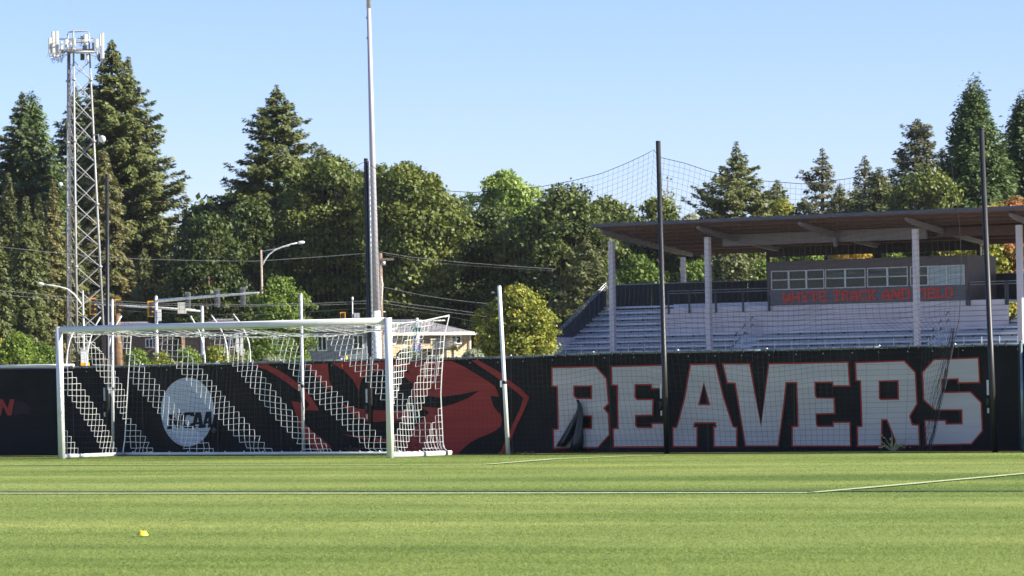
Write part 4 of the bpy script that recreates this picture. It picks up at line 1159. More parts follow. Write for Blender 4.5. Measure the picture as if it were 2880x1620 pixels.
# other small posts and plates
for x, y0_, y1_, w_, Dq, m_, lab in ((668, 941, 990, 8, 166, 'cream', 'narrow cream sign panel seen edge-on, left one of two'), (680, 939, 1000, 8, 166.5, 'cream', 'narrow cream sign panel on a brown post, right one of two')):
    k = Dq / FPX; b = Vector((W(x, 1062, Dq).x, Dq, 0))
    e = empty('narrow_sign', b, lab, 'sign', 'narrow sign panels behind the goal')
    mb = MB(); mb.tube([b, W(x, y0_, Dq)], .03, 8); mb.build('post', MT['rust'], e, True)
    mb = MB(); mb.box(W(x, (y0_ + y1_) / 2, Dq - .08), (w_ * k, .05, (y1_ - y0_) * k)); mb.build('panel', MT[m_], e)
Dq = 165; k = Dq / FPX; b = Vector((W(237, 1062, Dq).x, Dq, 0))
e = empty('utility_cabinet', b, 'white cabinet with a yellow base standing behind the left of the goal', 'cabinet')
mb = MB(); mb.box(W(237.5, 1004, Dq), (18 * k, .3, 37 * k)); mb.box(W(237.5, 984, Dq), (20 * k, .34, 2.5 * k)); mb.build('body', MT['swhite'], e)
mb = MB(); mb.box(W(239, 1025, Dq), (22 * k, .36, 10 * k)); mb.build('base', mat('yellow_plastic_base', (.80, .45, .02), .5), e)
mb = MB(); mb.tube([b, W(239, 1030, Dq)], .04, 8); mb.build('stand', MT['galv'], e)
for x, y0_, lab in ((1033, 974, 'white marker stake with a yellow band by the grey house'), (974, 1000, 'short yellow stake beside the grey house')):
    Dq = 175; mb = MB(); mb.tube([(W(x, 1062, Dq).x, Dq, 0), W(x, y0_, Dq)], .05, 8)
    tag(mb.build('marker_stake', MT['cream'] if x > 1000 else MT['yellow'], None, True, loc=(W(x, 1062, Dq).x, Dq, 0)), lab, 'stake')
Dq = 168; k = Dq / FPX; c = W(1215, 1003, Dq)
b = Vector((c.x, Dq, 0)); e = empty('parked_van', b, 'top of a white vehicle parked below the tan house, just above the banner', 'van')
mb = MB(); mb.box(Vector((c.x, Dq, .95)), (2.0, 4.2, 1.3)); mb.box(Vector((c.x, Dq + .4, 1.9)), (1.55, 2.6, .62)); mb.box(Vector((c.x, Dq + .4, 2.22)), (1.35, 2.3, .05)); mb.build('body', MT['swhite'], e)
mb = MB(); mb.box(Vector((c.x, Dq - .92, 1.9)), (1.3, .03, .42)); mb.build('rear_window', MT['glass'], e)
for sx in (-.85, .85):
    for sy in (-1.3, 1.3): mb = MB(); mb.tube([(c.x + sx - .1, Dq + sy, .33), (c.x + sx + .1, Dq + sy, .33)], .33, 16); mb.build('wheel', MT['sigblack'], e, True)

# ---- overhead wires
MT['wire'] = mat('aluminium_overhead_wire', (.30, .31, .29), .5, .3, .15, 1)
MT['wired'] = mat('dark_overhead_cable', (.13, .14, .13), .6, .1, .2, 1)
wires = [
 ([(-40, 690), (25, 697), (168, 712), (307, 724), (419, 729.5), (587, 733.5), (720, 734.5), (851, 726), (1019, 713.5), (1070, 709)], .020, 'wire', 'highest overhead wire, left of the big light pole'),
 ([(1072, 709), (1097, 713.5), (1159, 723.5), (1250, 733), (1320, 740), (1565, 757)], .020, 'wire', 'highest overhead wire, right of the big light pole'),
 ([(1080, 716), (1159, 730), (1250, 741), (1330, 748), (1560, 762)], .012, 'wired', 'thin wire just under the highest one on the right'),
 ([(-40, 814), (60, 822), (195, 836), (320, 846), (435, 852.5), (565, 855.5), (700, 857), (900, 853), (1045, 845.5)], .018, 'wire', 'upper wire of the pair behind the traffic signals'),
 ([(-40, 826), (60, 834), (195, 845), (320, 853), (435, 858), (565, 860), (700, 861), (900, 858), (1045, 853)], .018, 'wire', 'lower wire of the pair behind the traffic signals'),
 ([(1078, 845), (1150, 855), (1250, 868), (1362, 883.5), (1560, 905)], .018, 'wire', 'upper wire of the sagging pair right of the light pole'),
 ([(1080, 853), (1150, 864), (1250, 877), (1362, 890), (1560, 912)], .018, 'wire', 'lower wire of the sagging pair right of the light pole'),
 ([(1080, 808), (1110, 814), (1180, 829), (1250, 840), (1320, 849), (1400, 856)], .016, 'wire', 'twisted cable between the light pole and the leaning white pole'),
 ([(320, 873), (450, 879), (575, 884), (740, 885), (870, 877), (1040, 866)], .011, 'wired', 'faint lowest wire above the crossbar'),
 ([(1085, 865), (1160, 874), (1260, 890), (1360, 909)], .011, 'wired', 'faint lowest wire right of the light pole'),
]
for P, r, m_, lab in wires:
    P3 = [W(x, y, 198) for x, y in P]; mb = MB()
    n = 28; q = resample(P3, n); mb.tube(q, r * .6, 5); tag(mb.build('overhead_wire', MT[m_], None, loc=P3[0]), lab, 'wire', 'overhead wires along the street')

# ================================================================== HOUSES
MT['tan'] = mat('tan_siding', (.50, .40, .25), .75, 0, .06, 1.2, stretch=(.3, .3, 6))
MT['tan2'] = mat('cream_balcony_panel', (.55, .47, .32), .7, 0, .05, 1.2)
MT['greysid'] = mat('blue_grey_siding', (.20, .22, .235), .75, 0, .08, 1.0, stretch=(.3, .3, 6))
MT['shingle'] = mat('grey_shingles', (.20, .19, .20), .9, 0, .18, 3, bump=.4, bscale=12)
MT['brownsid'] = mat('brown_timber_siding', (.14, .095, .07), .85, 0, .2, 1.2, stretch=(.4, .4, 4))
MT['brownroof'] = mat('dark_plum_brown_roof', (.10, .07, .085), .85, 0, .15, 2)
MT['trim'] = mat('cream_fascia', (.70, .66, .55), .6, 0, .05, 2)
MT['darkglass'] = MT['glass']
def window(c, w_, h_, par, n=2):
    mb = MB(); f = .06
    for a in (-1, 1): mb.box(c + Vector((a * (w_ - f) / 2, 0, 0)), (f, .1, h_)); mb.box(c + Vector((0, 0, a * (h_ - f) / 2)), (w_ - 2 * f - .002, .1, f))
    mb.box(c, (.06, .09, h_ - 2 * f - .002)); wd = mb.build('window', MT['swhite'], par)
    for a in (-1, 1): mb = MB(); mb.box(c + Vector((a * w_ / 4, .01, 0)), (w_ / 2 - f - .04, .03, h_ - 2 * f - .004)); mb.build('pane', MT['glass'], wd)
# tan house, lit, hip roof
D = 235; k = D / FPX
x0, x1 = W(1060, 950, D).x, W(1322, 950, D).x; zE = H(1200, 938, D)
hs = empty('house', Vector(((x0 + x1) / 2, D, 0)), 'tan two-storey house with a grey hipped roof behind the right end of the goal', 'house')
mb = MB(); mb.box(((x0 + x1) / 2, D + 4, zE / 2), (x1 - x0, 8, zE)); mb.build('wall', MT['tan'], hs)
e0 = W(1055, 936, D - .6); e1 = W(1333, 936, D - .6); rz = H(1255, 903, D + 3.5)
xr0, xr1 = W(1110, 900, D + 4).x, W(1258, 900, D + 4).x
ov = .5
mb = MB()
a = Vector((e0.x, D - ov, zE)); b2 = Vector((e1.x, D - ov, zE)); c2 = Vector((e1.x, D + 8 + ov, zE)); d2 = Vector((e0.x, D + 8 + ov, zE)); r0 = Vector((xr0, D + 4, rz + .15)); r1 = Vector((xr1, D + 4, rz + .15))
mb.add([a, b2, c2, d2, r0, r1], [(0, 1, 5, 4), (1, 2, 5), (2, 3, 4, 5), (3, 0, 4), (0, 3, 2, 1)]); rf = mb.build('roof', MT['shingle'], hs)
mb = MB(); mb.box(((e0.x + e1.x) / 2, D - ov - .04, zE - .02), (e1.x - e0.x, .07, .2)); mb.build('fascia', MT['trim'], rf)
mb = MB(); mb.box((e1.x + .02, D + 3.5, zE - .02), (.07, 9, .2)); mb.build('fascia', MT['trim'], rf)
mb = MB(); q = W(1215, 903, D + 2); mb.box((q.x, D + 2, q.z - .25), (.12, .12, .5)); mb.tube([(q.x, D + 2, q.z), (q.x, D + 2, q.z + .05)], .1, 8); mb.build('vent_pipe', MT['galv'], rf)
window(W(1280, 955, D - .03), 28 * k, 24 * k, hs); window(W(1107, 958, D - .03), 12 * k, 24 * k, hs)
mb = MB(); mb.box(W(1219, 970, D - 1.4), (70 * k, .08, 24 * k)); mb.box(W(1254, 970, D - .75) , (.08, 1.3, 24 * k)); bal = mb.build('balcony', MT['tan2'], hs)
mb = MB(); mb.box(W(1221, 954, D - 1.4), (76 * k, .07, 2.2 * k)); mb.build('balcony_rail', MT['trim'], bal)
mb = MB(); mb.box(W(1219, 983, D - .7), (70 * k, 1.4, .12)); mb.build('balcony_floor', MT['brownsid'], bal)
for x in (1190, 1207, 1226, 1246):
    mb = MB(); pz = W(x, 984, D - 1.3); mb.box((pz.x, D - 1.3, pz.z / 2), (.12, .12, pz.z)); mb.build('balcony_post', MT['tan2'], bal)
for x, y0_, y1_ in ((1131, 985, 1006), (1205, 985, 998), (1232, 985, 998)): mb = MB(); mb.box(W(x, (y0_ + y1_) / 2, D - .03), (9 * k, .06, (y1_ - y0_) * k)); mb.build('opening', MT['sigblack'], hs)
mb = MB(); mb.tube([W(1318, 938, D - .1), W(1317, 1010, D - .1)], .05, 6); mb.build('downpipe', MT['trim'], hs)
hs.rotation_euler.z = R(27); hs.scale.x = 1.14
# blue grey house in shade
D = 214; k = D / FPX
x0, x1 = W(786, 950, D).x, W(1068, 950, D).x; zE = H(900, 926, D)
hg = empty('house', Vector(((x0 + x1) / 2, D, 0)), 'blue-grey house with two white framed windows seen through the goal net', 'house')
mb = MB(); mb.box(((x0 + x1) / 2, D + 4, zE / 2), (x1 - x0, 8, zE)); mb.build('wall', MT['greysid'], hg)
mb = MB(); xm0, xm1 = x0 - .5, x1 + .5
mb.add([(xm0, D - .6, zE), (xm1, D - .6, zE), (xm1, D + 8.6, zE), (xm0, D + 8.6, zE), (xm0 + 1, D + 4, zE + .45), (xm1 - 1, D + 4, zE + .45)], [(0, 1, 5, 4), (1, 2, 5), (2, 3, 4, 5), (3, 0, 4), (0, 3, 2, 1)]); rf = mb.build('roof', MT['shingle'], hg)
mb = MB(); mb.box(((xm0 + xm1) / 2, D - .65, zE - .05), (xm1 - xm0, .08, .2)); mb.build('fascia', MT['greysid'], rf)
window(W(906, 965, D - .05), 27 * k, 44 * k, hg); window(W(866, 964, D - .05), 24 * k, 44 * k, hg); window(W(1007, 962, D - .05), 30 * k, 40 * k, hg)
# brown houses
for D, xa, xb, ye, yr, ra_, rb_, lab in ((240, 286, 492, 926, 905, 308, 415, 'low brown house with a plum roof behind the left half of the goal'),
                                         (236, 520, 712, 925, 897, 600, 655, 'brown gabled house behind the street sign and bent posts')):
    x0, x1 = W(xa, 950, D).x, W(xb, 950, D).x; zE = H((xa + xb) / 2, ye, D); zr = H((xa + xb) / 2, yr, D)
    hb = empty('house', Vector(((x0 + x1) / 2, D, 0)), lab, 'house')
    mb = MB(); mb.box(((x0 + x1) / 2, D + 4, zE / 2), (x1 - x0, 8, zE)); mb.build('wall', MT['brownsid'], hb)
    q0, q1 = W(ra_, 905, D + 4).x, W(rb_, 905, D + 4).x
    mb = MB(); mb.add([(x0 - .5, D - .6, zE), (x1 + .5, D - .6, zE), (x1 + .5, D + 8.6, zE), (x0 - .5, D + 8.6, zE), (q0, D + 4, zr), (q1, D + 4, zr)], [(0, 1, 5, 4), (1, 2, 5), (2, 3, 4, 5), (3, 0, 4), (0, 3, 2, 1)]); rf = mb.build('roof', MT['brownroof'], hb)
    mb = MB(); mb.beam((q0, D + 4, zr + .03), (q1, D + 4, zr + .03), .15, .07); mb.build('ridge_cap', MT['galvlight'], rf)
    window(W((xa * .35 + xb * .65), 965, D - .03), 22 * D / FPX, 26 * D / FPX, hb)
    mb = MB(); mb.box(W(xa * .75 + xb * .25, 985, D - .03), (16 * D / FPX, .07, 50 * D / FPX)); mb.build('door', MT['brownroof'], hb)

# ================================================================== LATTICE TOWER
D = 250; k = D / FPX
legs_b = [Vector((W(217.5, 1062, D - 1).x, D - 1, 0)), Vector((W(300, 1062, D + 0).x, D + 0, 0)), Vector((W(188, 1062, D + 1.3).x, D + 1.3, 0))]
legs_t = [W(206, 88, D - .4), W(249, 92, D), W(191, 95, D + .6)]
tower = empty('cell_tower', sum(legs_b, Vector((0, 0, 0))) / 3, 'tall grey three-legged lattice tower carrying white phone antennas', 'tower')
MT['tower'] = mat('dull_galvanised_tower_steel', (.33, .33, .32), .55, .15, .15, 1.5)
for b_, t_ in zip(legs_b, legs_t):
    mb = MB(); mb.tube([b_, t_], [.095, .058], 10)
    mb.build('leg', MT['tower'], tower, True)
def lg(i, y):
    z = H(230, y, D); return legs_b[i] + (legs_t[i] - legs_b[i]) * (z / legs_t[i].z)
ys = [172, 225, 283, 340, 398.5, 457, 515, 575, 634, 693, 751, 812, 873, 935, 998]
for i, j in ((0, 1), (1, 2), (2, 0)):
    for a_, b_ in zip(ys, ys[1:]):
        for u_, v_ in ((a_, b_), (b_, a_)):
            mb = MB(); mb.tube([lg(i, u_), lg(j, v_)], 0.028 if (i, j) == (0, 1) else .018, 5); mb.build('brace', MT['tower'], tower)
for y in (88, 118, 140):
    for i, j in ((0, 1), (1, 2), (2, 0)): mb = MB(); mb.tube([lg(i, y), lg(j, y)], .03, 5); mb.build('brace', MT['tower'], tower)
for y in (398, 575, 751, 140, 225):
    for i in range(3): mb = MB(); p = lg(i, y); mb.tube([p - up * .06, p + up * .06], .15, 10); mb.build('flange', MT['tower'], tower, True)
mb = MB(); z = 3.0
while z < 23.2:
    f = z / legs_t[2].z; p = legs_b[2] + (legs_t[2] - legs_b[2]) * f; mb.box(p + Vector((.17, -.05, 0)), (.26, .03, .03)); z += .35
tag(mb.build('ladder_rung', MT['tower'], tower), kind='stuff')
mb = MB(); mb.tube([legs_b[2] + Vector((.3, -.05, 0)), legs_t[2] + Vector((.14, -.05, -1))], .03, 6); mb.tube([legs_b[2] + Vector((.16, .1, 0)), legs_t[2] + Vector((.05, .1, -1))], .05, 6); mb.build('cable_run', mat('grey_black_feeder_cable', (.10, .10, .11), .6), tower)
# platform
ctr = (lg(0, 143) + lg(1, 143) + lg(2, 143)) / 3
hexp = []
cor = [W(166, 141, D + 1.2), W(210, 145, D - 1.9), W(272, 145, D - .6), W(258, 138, D + 1.9)]
for a_, b_ in zip(cor, cor[1:] + cor[:1]):
    mb = MB(); mb.tube([a_, b_], .06, 8); mb.build('platform_rail', MT['tower'], tower, True)
    mb = MB(); mb.tube([a_ + up * .78, b_ + up * .78], .035, 8); mb.build('platform_rail', MT['tower'], tower, True)
    mb = MB(); mb.tube([a_, ctr - up * .15], .05, 6); mb.build('platform_arm', MT['siggrey2'], tower, True)
mb = MB(); mb.add([c_ - up * .08 for c_ in cor] + [c_ - up * .12 for c_ in cor], [(0, 1, 2, 3), (7, 6, 5, 4), (0, 4, 5, 1), (1, 5, 6, 2), (2, 6, 7, 3), (3, 7, 4, 0)])
mb.build('platform_grating', MT['siggrey2'], tower)
MT['ant'] = mat('off_white_antenna_radome', (.52, .51, .46), .5, 0, .04, 3)
for x0_, x1_, y0_, y1_, dd, rz_ in ((135.5, 146, 106, 150, .9, .3), (145, 156, 89, 158, .2, .5), (154.5, 166, 87.5, 160, -.4, .2), (181, 192, 110, 133, -1.8, .2), (169, 177, 117, 139, -.6, .4), (193.5, 201, 117, 128, -1.5, 0),
                                 (205, 213, 108, 128, -2.1, .1), (226, 234, 99, 121, 1.6, .4), (234, 248, 97, 125, 1.5, .5), (266, 277, 110, 134, -.9, .2), (279, 287, 95, 130, .3, .4), (284.5, 293, 93, 164, -.3, .2), (242, 250, 151, 168, 1.3, .2)):
    c_ = W((x0_ + x1_) / 2, (y0_ + y1_) / 2, D + dd); ww = (x1_ - x0_) * k * .92; hh = (y1_ - y0_) * k
    ax = (Vector((math.cos(rz_), math.sin(rz_), 0)), Vector((-math.sin(rz_), math.cos(rz_), 0)), up)
    mb = MB(); n = 12; vs = []
    for zz in (-1, 1):
        for q in range(n):
            a_ = 2 * math.pi * q / n; sq = lambda c: math.copysign(abs(c) ** .55, c)
            vs.append(c_ + ax[0] * sq(math.cos(a_)) * ww / 2 + ax[1] * sq(math.sin(a_)) * ww * .33 + up * zz * hh / 2)
    mb.add(vs, [(q, (q + 1) % n, n + (q + 1) % n, n + q) for q in range(n)] + [tuple(reversed(range(n))), tuple(range(n, 2 * n))])
    an = mb.build('antenna_panel', MT['ant'], tower)
    mb = MB(); bk = c_ + ax[1] * ww * .5; mb.tube([bk - up * (hh / 2 + .12), bk + up * (hh / 2 - .05)], .035, 6)
    for q in (-.12, .0, .12): mb.tube([c_ - up * hh / 2 + ax[0] * q, c_ - up * (hh / 2 + .25) + ax[0] * q * 1.4 + ax[1] * .2, c_ - up * (hh / 2 + .1) + ax[1] * .5], .014, 4)
    mb.build('mount_pipe', MT['galv'], an)
for x, y0_, y1_, w_, dd in ((232, 151, 169, 11, 1.0), (239, 128, 141, 12, 1.2), (200, 132, 146, 10, .2), (262, 120, 138, 5, -.2), (280, 150, 172, 5, 0), (176, 140, 150, 12, .5), (256, 142, 150, 18, .6)):
    mb = MB(); mb.box(W(x, (y0_ + y1_) / 2, D + dd), (w_ * k, .3, (y1_ - y0_) * k)); mb.build('radio_unit', MT['siggrey2'], tower)
mb = MB(); mb.tube([W(205, 92, D - .4), W(203, 2, D - .4)], [.022, .012], 5); mb.build('whip_antenna', MT['galv'], tower)
mb = MB(); mb.tube([W(263, 118, D), W(262.5, 86, D)], [.015, .01], 5); mb.build('whip_antenna', MT['galv'], tower)
mb = MB(); rg = random.Random(4)
for i in range(16):
    x = rg.uniform(146, 172) if i < 10 else rg.uniform(270, 283); y = 158 if i < 10 else 150
    a_ = W(x, y - 14, D + rg.uniform(-1, 1)); mb.tube([a_, W(x + rg.uniform(-4, 5), y + rg.uniform(8, 22), D), W(x + rg.uniform(2, 12), y + rg.uniform(0, 14), D + .2), ctr if i % 4 == 0 else W(x + 8, y - 12, D)], .014, 4)
tag(mb.build('jumper_cable', MT['galv'], tower), kind='stuff')
dc = W(286.5, 391, D - .6)
mb = MB(); mb.tube([dc + Vector((0, .25, 0)), dc, dc - Vector((.02, .04, 0))], [.24, .25, .16], 20); dish = mb.build('dish', MT['white'], tower, True)
mb = MB(); mb.tube([lg(1, 379), W(277, 379, D - .3)], .04, 6); mb.tube([W(277, 377, D - .3), W(277, 405, D - .3)], .035, 6); mb.tube([W(277, 391, D - .3), dc + Vector((0, .2, 0))], .04, 6); mb.build('dish_bracket', MT['tower'], dish)
dc = W(170, 519, D + 1.4)
mb = MB(); mb.tube([dc - Vector((0, .1, 0)), dc + Vector((0, .12, 0))], [.15, .16], 14); d2_ = mb.build('dish', MT['white'], tower, True)
mb = MB(); mb.tube([dc + Vector((0, .1, 0)), lg(2, 524)], .035, 6); mb.build('dish_bracket', MT['tower'], d2_)
# ================================================================== TREES
def leafmat(name, cols, transl=.28, rough=.55):
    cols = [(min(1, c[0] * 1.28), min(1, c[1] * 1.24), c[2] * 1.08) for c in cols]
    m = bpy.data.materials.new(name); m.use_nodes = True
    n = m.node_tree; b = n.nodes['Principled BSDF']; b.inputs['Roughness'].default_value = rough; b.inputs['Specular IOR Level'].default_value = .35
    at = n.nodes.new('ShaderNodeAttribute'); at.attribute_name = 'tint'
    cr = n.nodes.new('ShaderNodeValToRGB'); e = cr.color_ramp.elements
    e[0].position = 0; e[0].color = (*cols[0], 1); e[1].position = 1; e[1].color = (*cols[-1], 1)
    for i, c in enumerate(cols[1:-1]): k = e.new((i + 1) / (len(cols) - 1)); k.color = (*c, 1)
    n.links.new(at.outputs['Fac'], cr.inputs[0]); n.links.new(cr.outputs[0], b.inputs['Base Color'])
    t = n.nodes.new('ShaderNodeBsdfTranslucent'); n.links.new(cr.outputs[0], t.inputs[0])
    mx = n.nodes.new('ShaderNodeMixShader'); mx.inputs[0].default_value = transl
    n.links.new(b.outputs[0], mx.inputs[1]); n.links.new(t.outputs[0], mx.inputs[2]); n.links.new(mx.outputs[0], n.nodes['Material Output'].inputs[0])
    return m
LM = {
 'fir': leafmat('fir_needles', [(.034, .052, .022), (.070, .090, .030), (.112, .130, .042), (.140, .142, .058)], .18),
 'blue': leafmat('blue_green_needles', [(.040, .060, .026), (.072, .100, .042), (.110, .138, .058)], .18),
 'seq': leafmat('sequoia_scale_leaves', [(.028, .052, .020), (.052, .088, .028), (.092, .128, .038)], .16),
 'cedar': leafmat('olive_brown_cedar_sprays', [(.044, .062, .022), (.076, .096, .033), (.108, .118, .044), (.145, .122, .056)], .20),
 'grey': leafmat('greyish_needles', [(.050, .060, .036), (.090, .098, .055), (.145, .130, .080)], .2),
 'maple': leafmat('dark_maple_leaves', [(.026, .046, .012), (.056, .082, .018), (.105, .135, .028), (.165, .185, .045)], .25),
 'light': leafmat('pale_spring_green_leaves', [(.11, .17, .035), (.20, .28, .065), (.30, .38, .12)], .35),
 'green': leafmat('fresh_green_leaves', [(.060, .105, .018), (.115, .175, .028), (.19, .25, .045)], .32),
 'autumn': leafmat('turning_yellow_green_leaves', [(.075, .115, .018), (.17, .20, .028), (.29, .27, .040), (.38, .19, .045)], .32),
 'orange': leafmat('orange_autumn_leaves', [(.09, .09, .025), (.20, .12, .035), (.34, .14, .050), (.42, .22, .08)], .32),
 'palegrey': leafmat('pale_grey_green_leaves', [(.16, .19, .13), (.26, .29, .21), (.36, .38, .30)], .35),
 'yellow': leafmat('yellow_conifer_leaves', [(.22, .20, .02), (.38, .34, .04), (.5, .45, .08)], .3),
}
MT['bark'] = mat('brown_grey_bark', (.095, .070, .052), .9, 0, .3, 4, stretch=(3, 3, .5))
def norm(a): return a / (np.linalg.norm(a, axis=-1, keepdims=True) + 1e-9)
def diamonds(C, T, Nn, a, b):
    """leaf-shaped quads: centre, long axis, rough normal, half length, half width"""
    B = norm(np.cross(Nn, T)); T = norm(T)
    a = np.asarray(a)[:, None]; b = np.asarray(b)[:, None]
    return np.stack([C - T * a, C - B * b + T * a * .15, C + T * a, C + B * b + T * a * .15], 1).reshape(-1, 3)
def interp_prof(P, y):
    ys = [p[0] for p in P]
    return np.interp(y, ys, [p[1] for p in P]), np.interp(y, ys, [p[2] for p in P])
def trunk(e, base, z1, r, lean=0, limbs=None):
    mb = MB(); top = Vector((base[0] + lean, base[1], z1))
    b = Vector((base[0], base[1], 0)); mb.tube([b, b.lerp(top, .33), b.lerp(top, .7), top], [r, r * .75, r * .42, r * .08], 8)
    for q in (limbs or []): mb.tube([q[0], (Vector(q[0]) + Vector(q[1])) / 2 + up * .3, q[1]], [q[2], q[2] * .6, q[2] * .2], 5)
    return mb.build('trunk', MT['bark'], e, True)
GRP = 'trees behind the field'
def conifer(lab, px, top, D, prof, m='fir', seed=1, sp=.62, dens=1.0, droop=.25, leaf=.30, t0=.25, ragged=.35, name='conifer', ybot=1010, clump=0):
    rg = np.random.default_rng(seed)
    k = D / FPX; leaf *= .66; dens *= 2.1; sp *= .84; ragged *= .8
    prof = [(a, b * 1.22, c * 1.22) for a, b, c in prof]
    X = W(px, 1062, D).x; ztop = H(px, top, D)
    tx = W(px, top, D).x
    e = empty(name, (X, D, 0), lab, 'tree', GRP)
    yh = 1082.3 - .01665 * px
    zof = lambda y: (yh - y) * k + EYE
    P = [(top, 2, 2)] + prof
    zbot = max(.6, zof(ybot)); V = []; Tt = []; limbs = []
    z = ztop - .15; 
    while z > zbot:
        f = (ztop - z) / max(1, ztop)
        y = yh - (z - EYE) / k
        l, r_ = interp_prof(P, y); l *= k; r_ *= k
        xc = X + (tx - X) * z / ztop
        nb = int(max(5, min(13, 5 + (l + r_) * .9)))
        az = rg.uniform(0, 2 * np.pi) + np.arange(nb) * 2.4
        for a in az:
            c = math.cos(a); L = (l * (1 - c) / 2 + r_ * (1 + c) / 2) if abs(l - r_) > .01 else l
            L = (l if c < 0 else r_) * abs(c) + (l + r_) / 2 * (1 - abs(c))
            L *= rg.uniform(1 - ragged, 1.04 + ragged * .25)
            if L < .12: L = .12
            rise = rg.uniform(-.1, .28) - droop * .6
            n = int(max(4, L * 15 * dens * (1.0 if L > 1 else 1.6)))
            s = rg.uniform(.06 if L < 1.2 else .22, 1, n) ** .8
            wv = (.16 + .30 * L * np.clip(1.15 - s, 0, 1)) * rg.uniform(-1, 1, n)
            if clump: wv *= .6
            h = L * (rise * s + .22 * s * s * (1 if droop < .4 else -.6)) - np.abs(wv) * droop * .8 - rg.uniform(0, .22, n) * (1 + droop)
            if clump: # rounded foliage heads at branch ends
                h += rg.normal(0, .35, n); wv += rg.normal(0, .3, n)
            dx = np.array([c, math.sin(a)]); px_ = np.array([-dx[1], dx[0]])
            C = np.zeros((n, 3)); C[:, 0] = xc + dx[0] * s * L + px_[0] * wv; C[:, 1] = D + dx[1] * s * L + px_[1] * wv; C[:, 2] = z + h
            T = np.zeros((n, 3)); T[:, 0] = dx[0] * .8 + px_[0] * np.sign(wv) * .8; T[:, 1] = dx[1] * .8 + px_[1] * np.sign(wv) * .8
            T[:, 2] = rg.normal(-.15 - droop * .7, .35, n); T += rg.normal(0, .25, (n, 3))
            Nn = np.zeros((n, 3)); Nn[:, 2] = .8; Nn[:, 0] = dx[0] * .7; Nn[:, 1] = dx[1] * .7; Nn += rg.normal(0, .32, (n, 3))
            sz = leaf * rg.uniform(.6, 1.35, n) * (.55 + .45 * min(1, L / 1.5))
            V.append(diamonds(C, T, Nn, sz, sz * rg.uniform(.28, .5, n)))
            tb = rg.uniform(-.12, .12)
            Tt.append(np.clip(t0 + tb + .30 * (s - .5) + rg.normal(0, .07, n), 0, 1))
            if L > 1.6 and rg.random() < .35:
                limbs.append((Vector((xc, D, z)), Vector((xc + dx[0] * L * .8, D + dx[1] * L * .8, z + L * (rise * .8 + .14) - .1)), .05 + .008 * L))
        z -= sp * rg.uniform(.7, 1.3) * (.55 + .45 * min(1, f * 5))
    V = np.concatenate(V) - np.array([X, D, 0]); Tt = np.concatenate(Tt)
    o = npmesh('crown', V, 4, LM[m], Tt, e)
    trunk(e, (X, D), ztop - .2, .14 + .016 * ztop, tx - X, limbs)
    return e
def broad(lab, px, top, D, prof, m='maple', seed=1, nclump=110, leaves=110, cr_=1.25, leaf=.24, t0=.3, name='broadleaf_tree', ybot=1010, depth=.8, hollow=.45, group=GRP, tspread=.16):
    rg = np.random.default_rng(seed); k = D / FPX; leaf *= .72; leaves = int(leaves * 1.45); nclump = int(nclump * 1.2)
    prof = [(a, b * (1.0 + .16 * min(1, i / 3)), c * (1.0 + .16 * min(1, i / 3))) for i, (a, b, c) in enumerate(prof)]
    X = W(px, 1062, D).x; yh = 1082.3 - .01665 * px
    zof = lambda y: (yh - y) * k + EYE
    e = empty(name, (X, D, 0), lab, 'tree', group)
    P = [(top, 3, 3)] + prof
    ys = np.array([p[0] for p in P]); 
    # pick clump heights in proportion to the width there
    yy = np.linspace(top + 2, min(ybot, P[-1][0]), 400); l, r_ = interp_prof(P, yy); wgt = (l + r_) + 10; wgt /= wgt.sum()
    y = rg.choice(yy, nclump, p=wgt); l, r_ = interp_prof(P, y)
    a = rg.uniform(0, 2 * np.pi, nclump); rad = rg.uniform(hollow, 1, nclump) ** .6
    c = np.cos(a); s = np.sin(a)
    rx = np.where(c < 0, l, r_) * k * (1 + .17 * np.sin(2.6 * a + y / 19.0 + seed) + .07 * np.sin(y / 7.0 + 2 * seed))
    crad = cr_ * rg.uniform(.5, 1.3, nclump)
    out_ = rg.random(nclump) < .20; rad = np.where(out_, rg.uniform(1.0, 1.22, nclump), rad); crad = np.where(out_, cr_ * rg.uniform(.32, .6, nclump), crad)
    cx = X + c * np.clip(rx - crad * .75, .05, None) * rad; cy = D + s * ((l + r_) / 2 * k * depth) * rad; cz = zof(y) - crad * .55
    cz = np.clip(cz, .6, None)
    V = []; T = []; limbs = []
    for i in range(nclump):
        n = int(leaves * (crad[i] / cr_) ** 2)
        d = norm(rg.normal(0, 1, (n, 3))); d[:, 2] = np.where(d[:, 2] < -.35, -d[:, 2], d[:, 2])
        rr = crad[i] * rg.uniform(.55, 1.08, n)[:, None] * (1 + .22 * np.sin(d[:, :1] * 5 + i) * np.cos(d[:, 1:2] * 4 + i * 2))
        C = np.array([cx[i], cy[i], cz[i]]) + d * rr * np.array([1.08, 1, .82])
        Nn = d * .9 + rg.normal(0, .34, (n, 3)) + np.array([0, 0, .35]); Tn = norm(rg.normal(0, 1, (n, 3))) ; Tn[:, 2] -= .25
        sz = leaf * rg.uniform(.55, 1.3, n)
        V.append(diamonds(C, Tn, Nn, sz, sz * rg.uniform(.5, .8, n)))
        tb = rg.normal(0, .09)
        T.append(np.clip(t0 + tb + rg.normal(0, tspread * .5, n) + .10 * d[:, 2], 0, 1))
        if i % 3 == 0: 
            z0_ = cz[i] * .45
            limbs.append((Vector((X, D, max(.5, z0_))), Vector((cx[i], cy[i], cz[i])), .10))
    V = np.concatenate(V) - np.array([X, D, 0])
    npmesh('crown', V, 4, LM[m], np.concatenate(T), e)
    trunk(e, (X, D), zof(top) * .8, .16 + .018 * zof(top), 0, limbs)
    return e

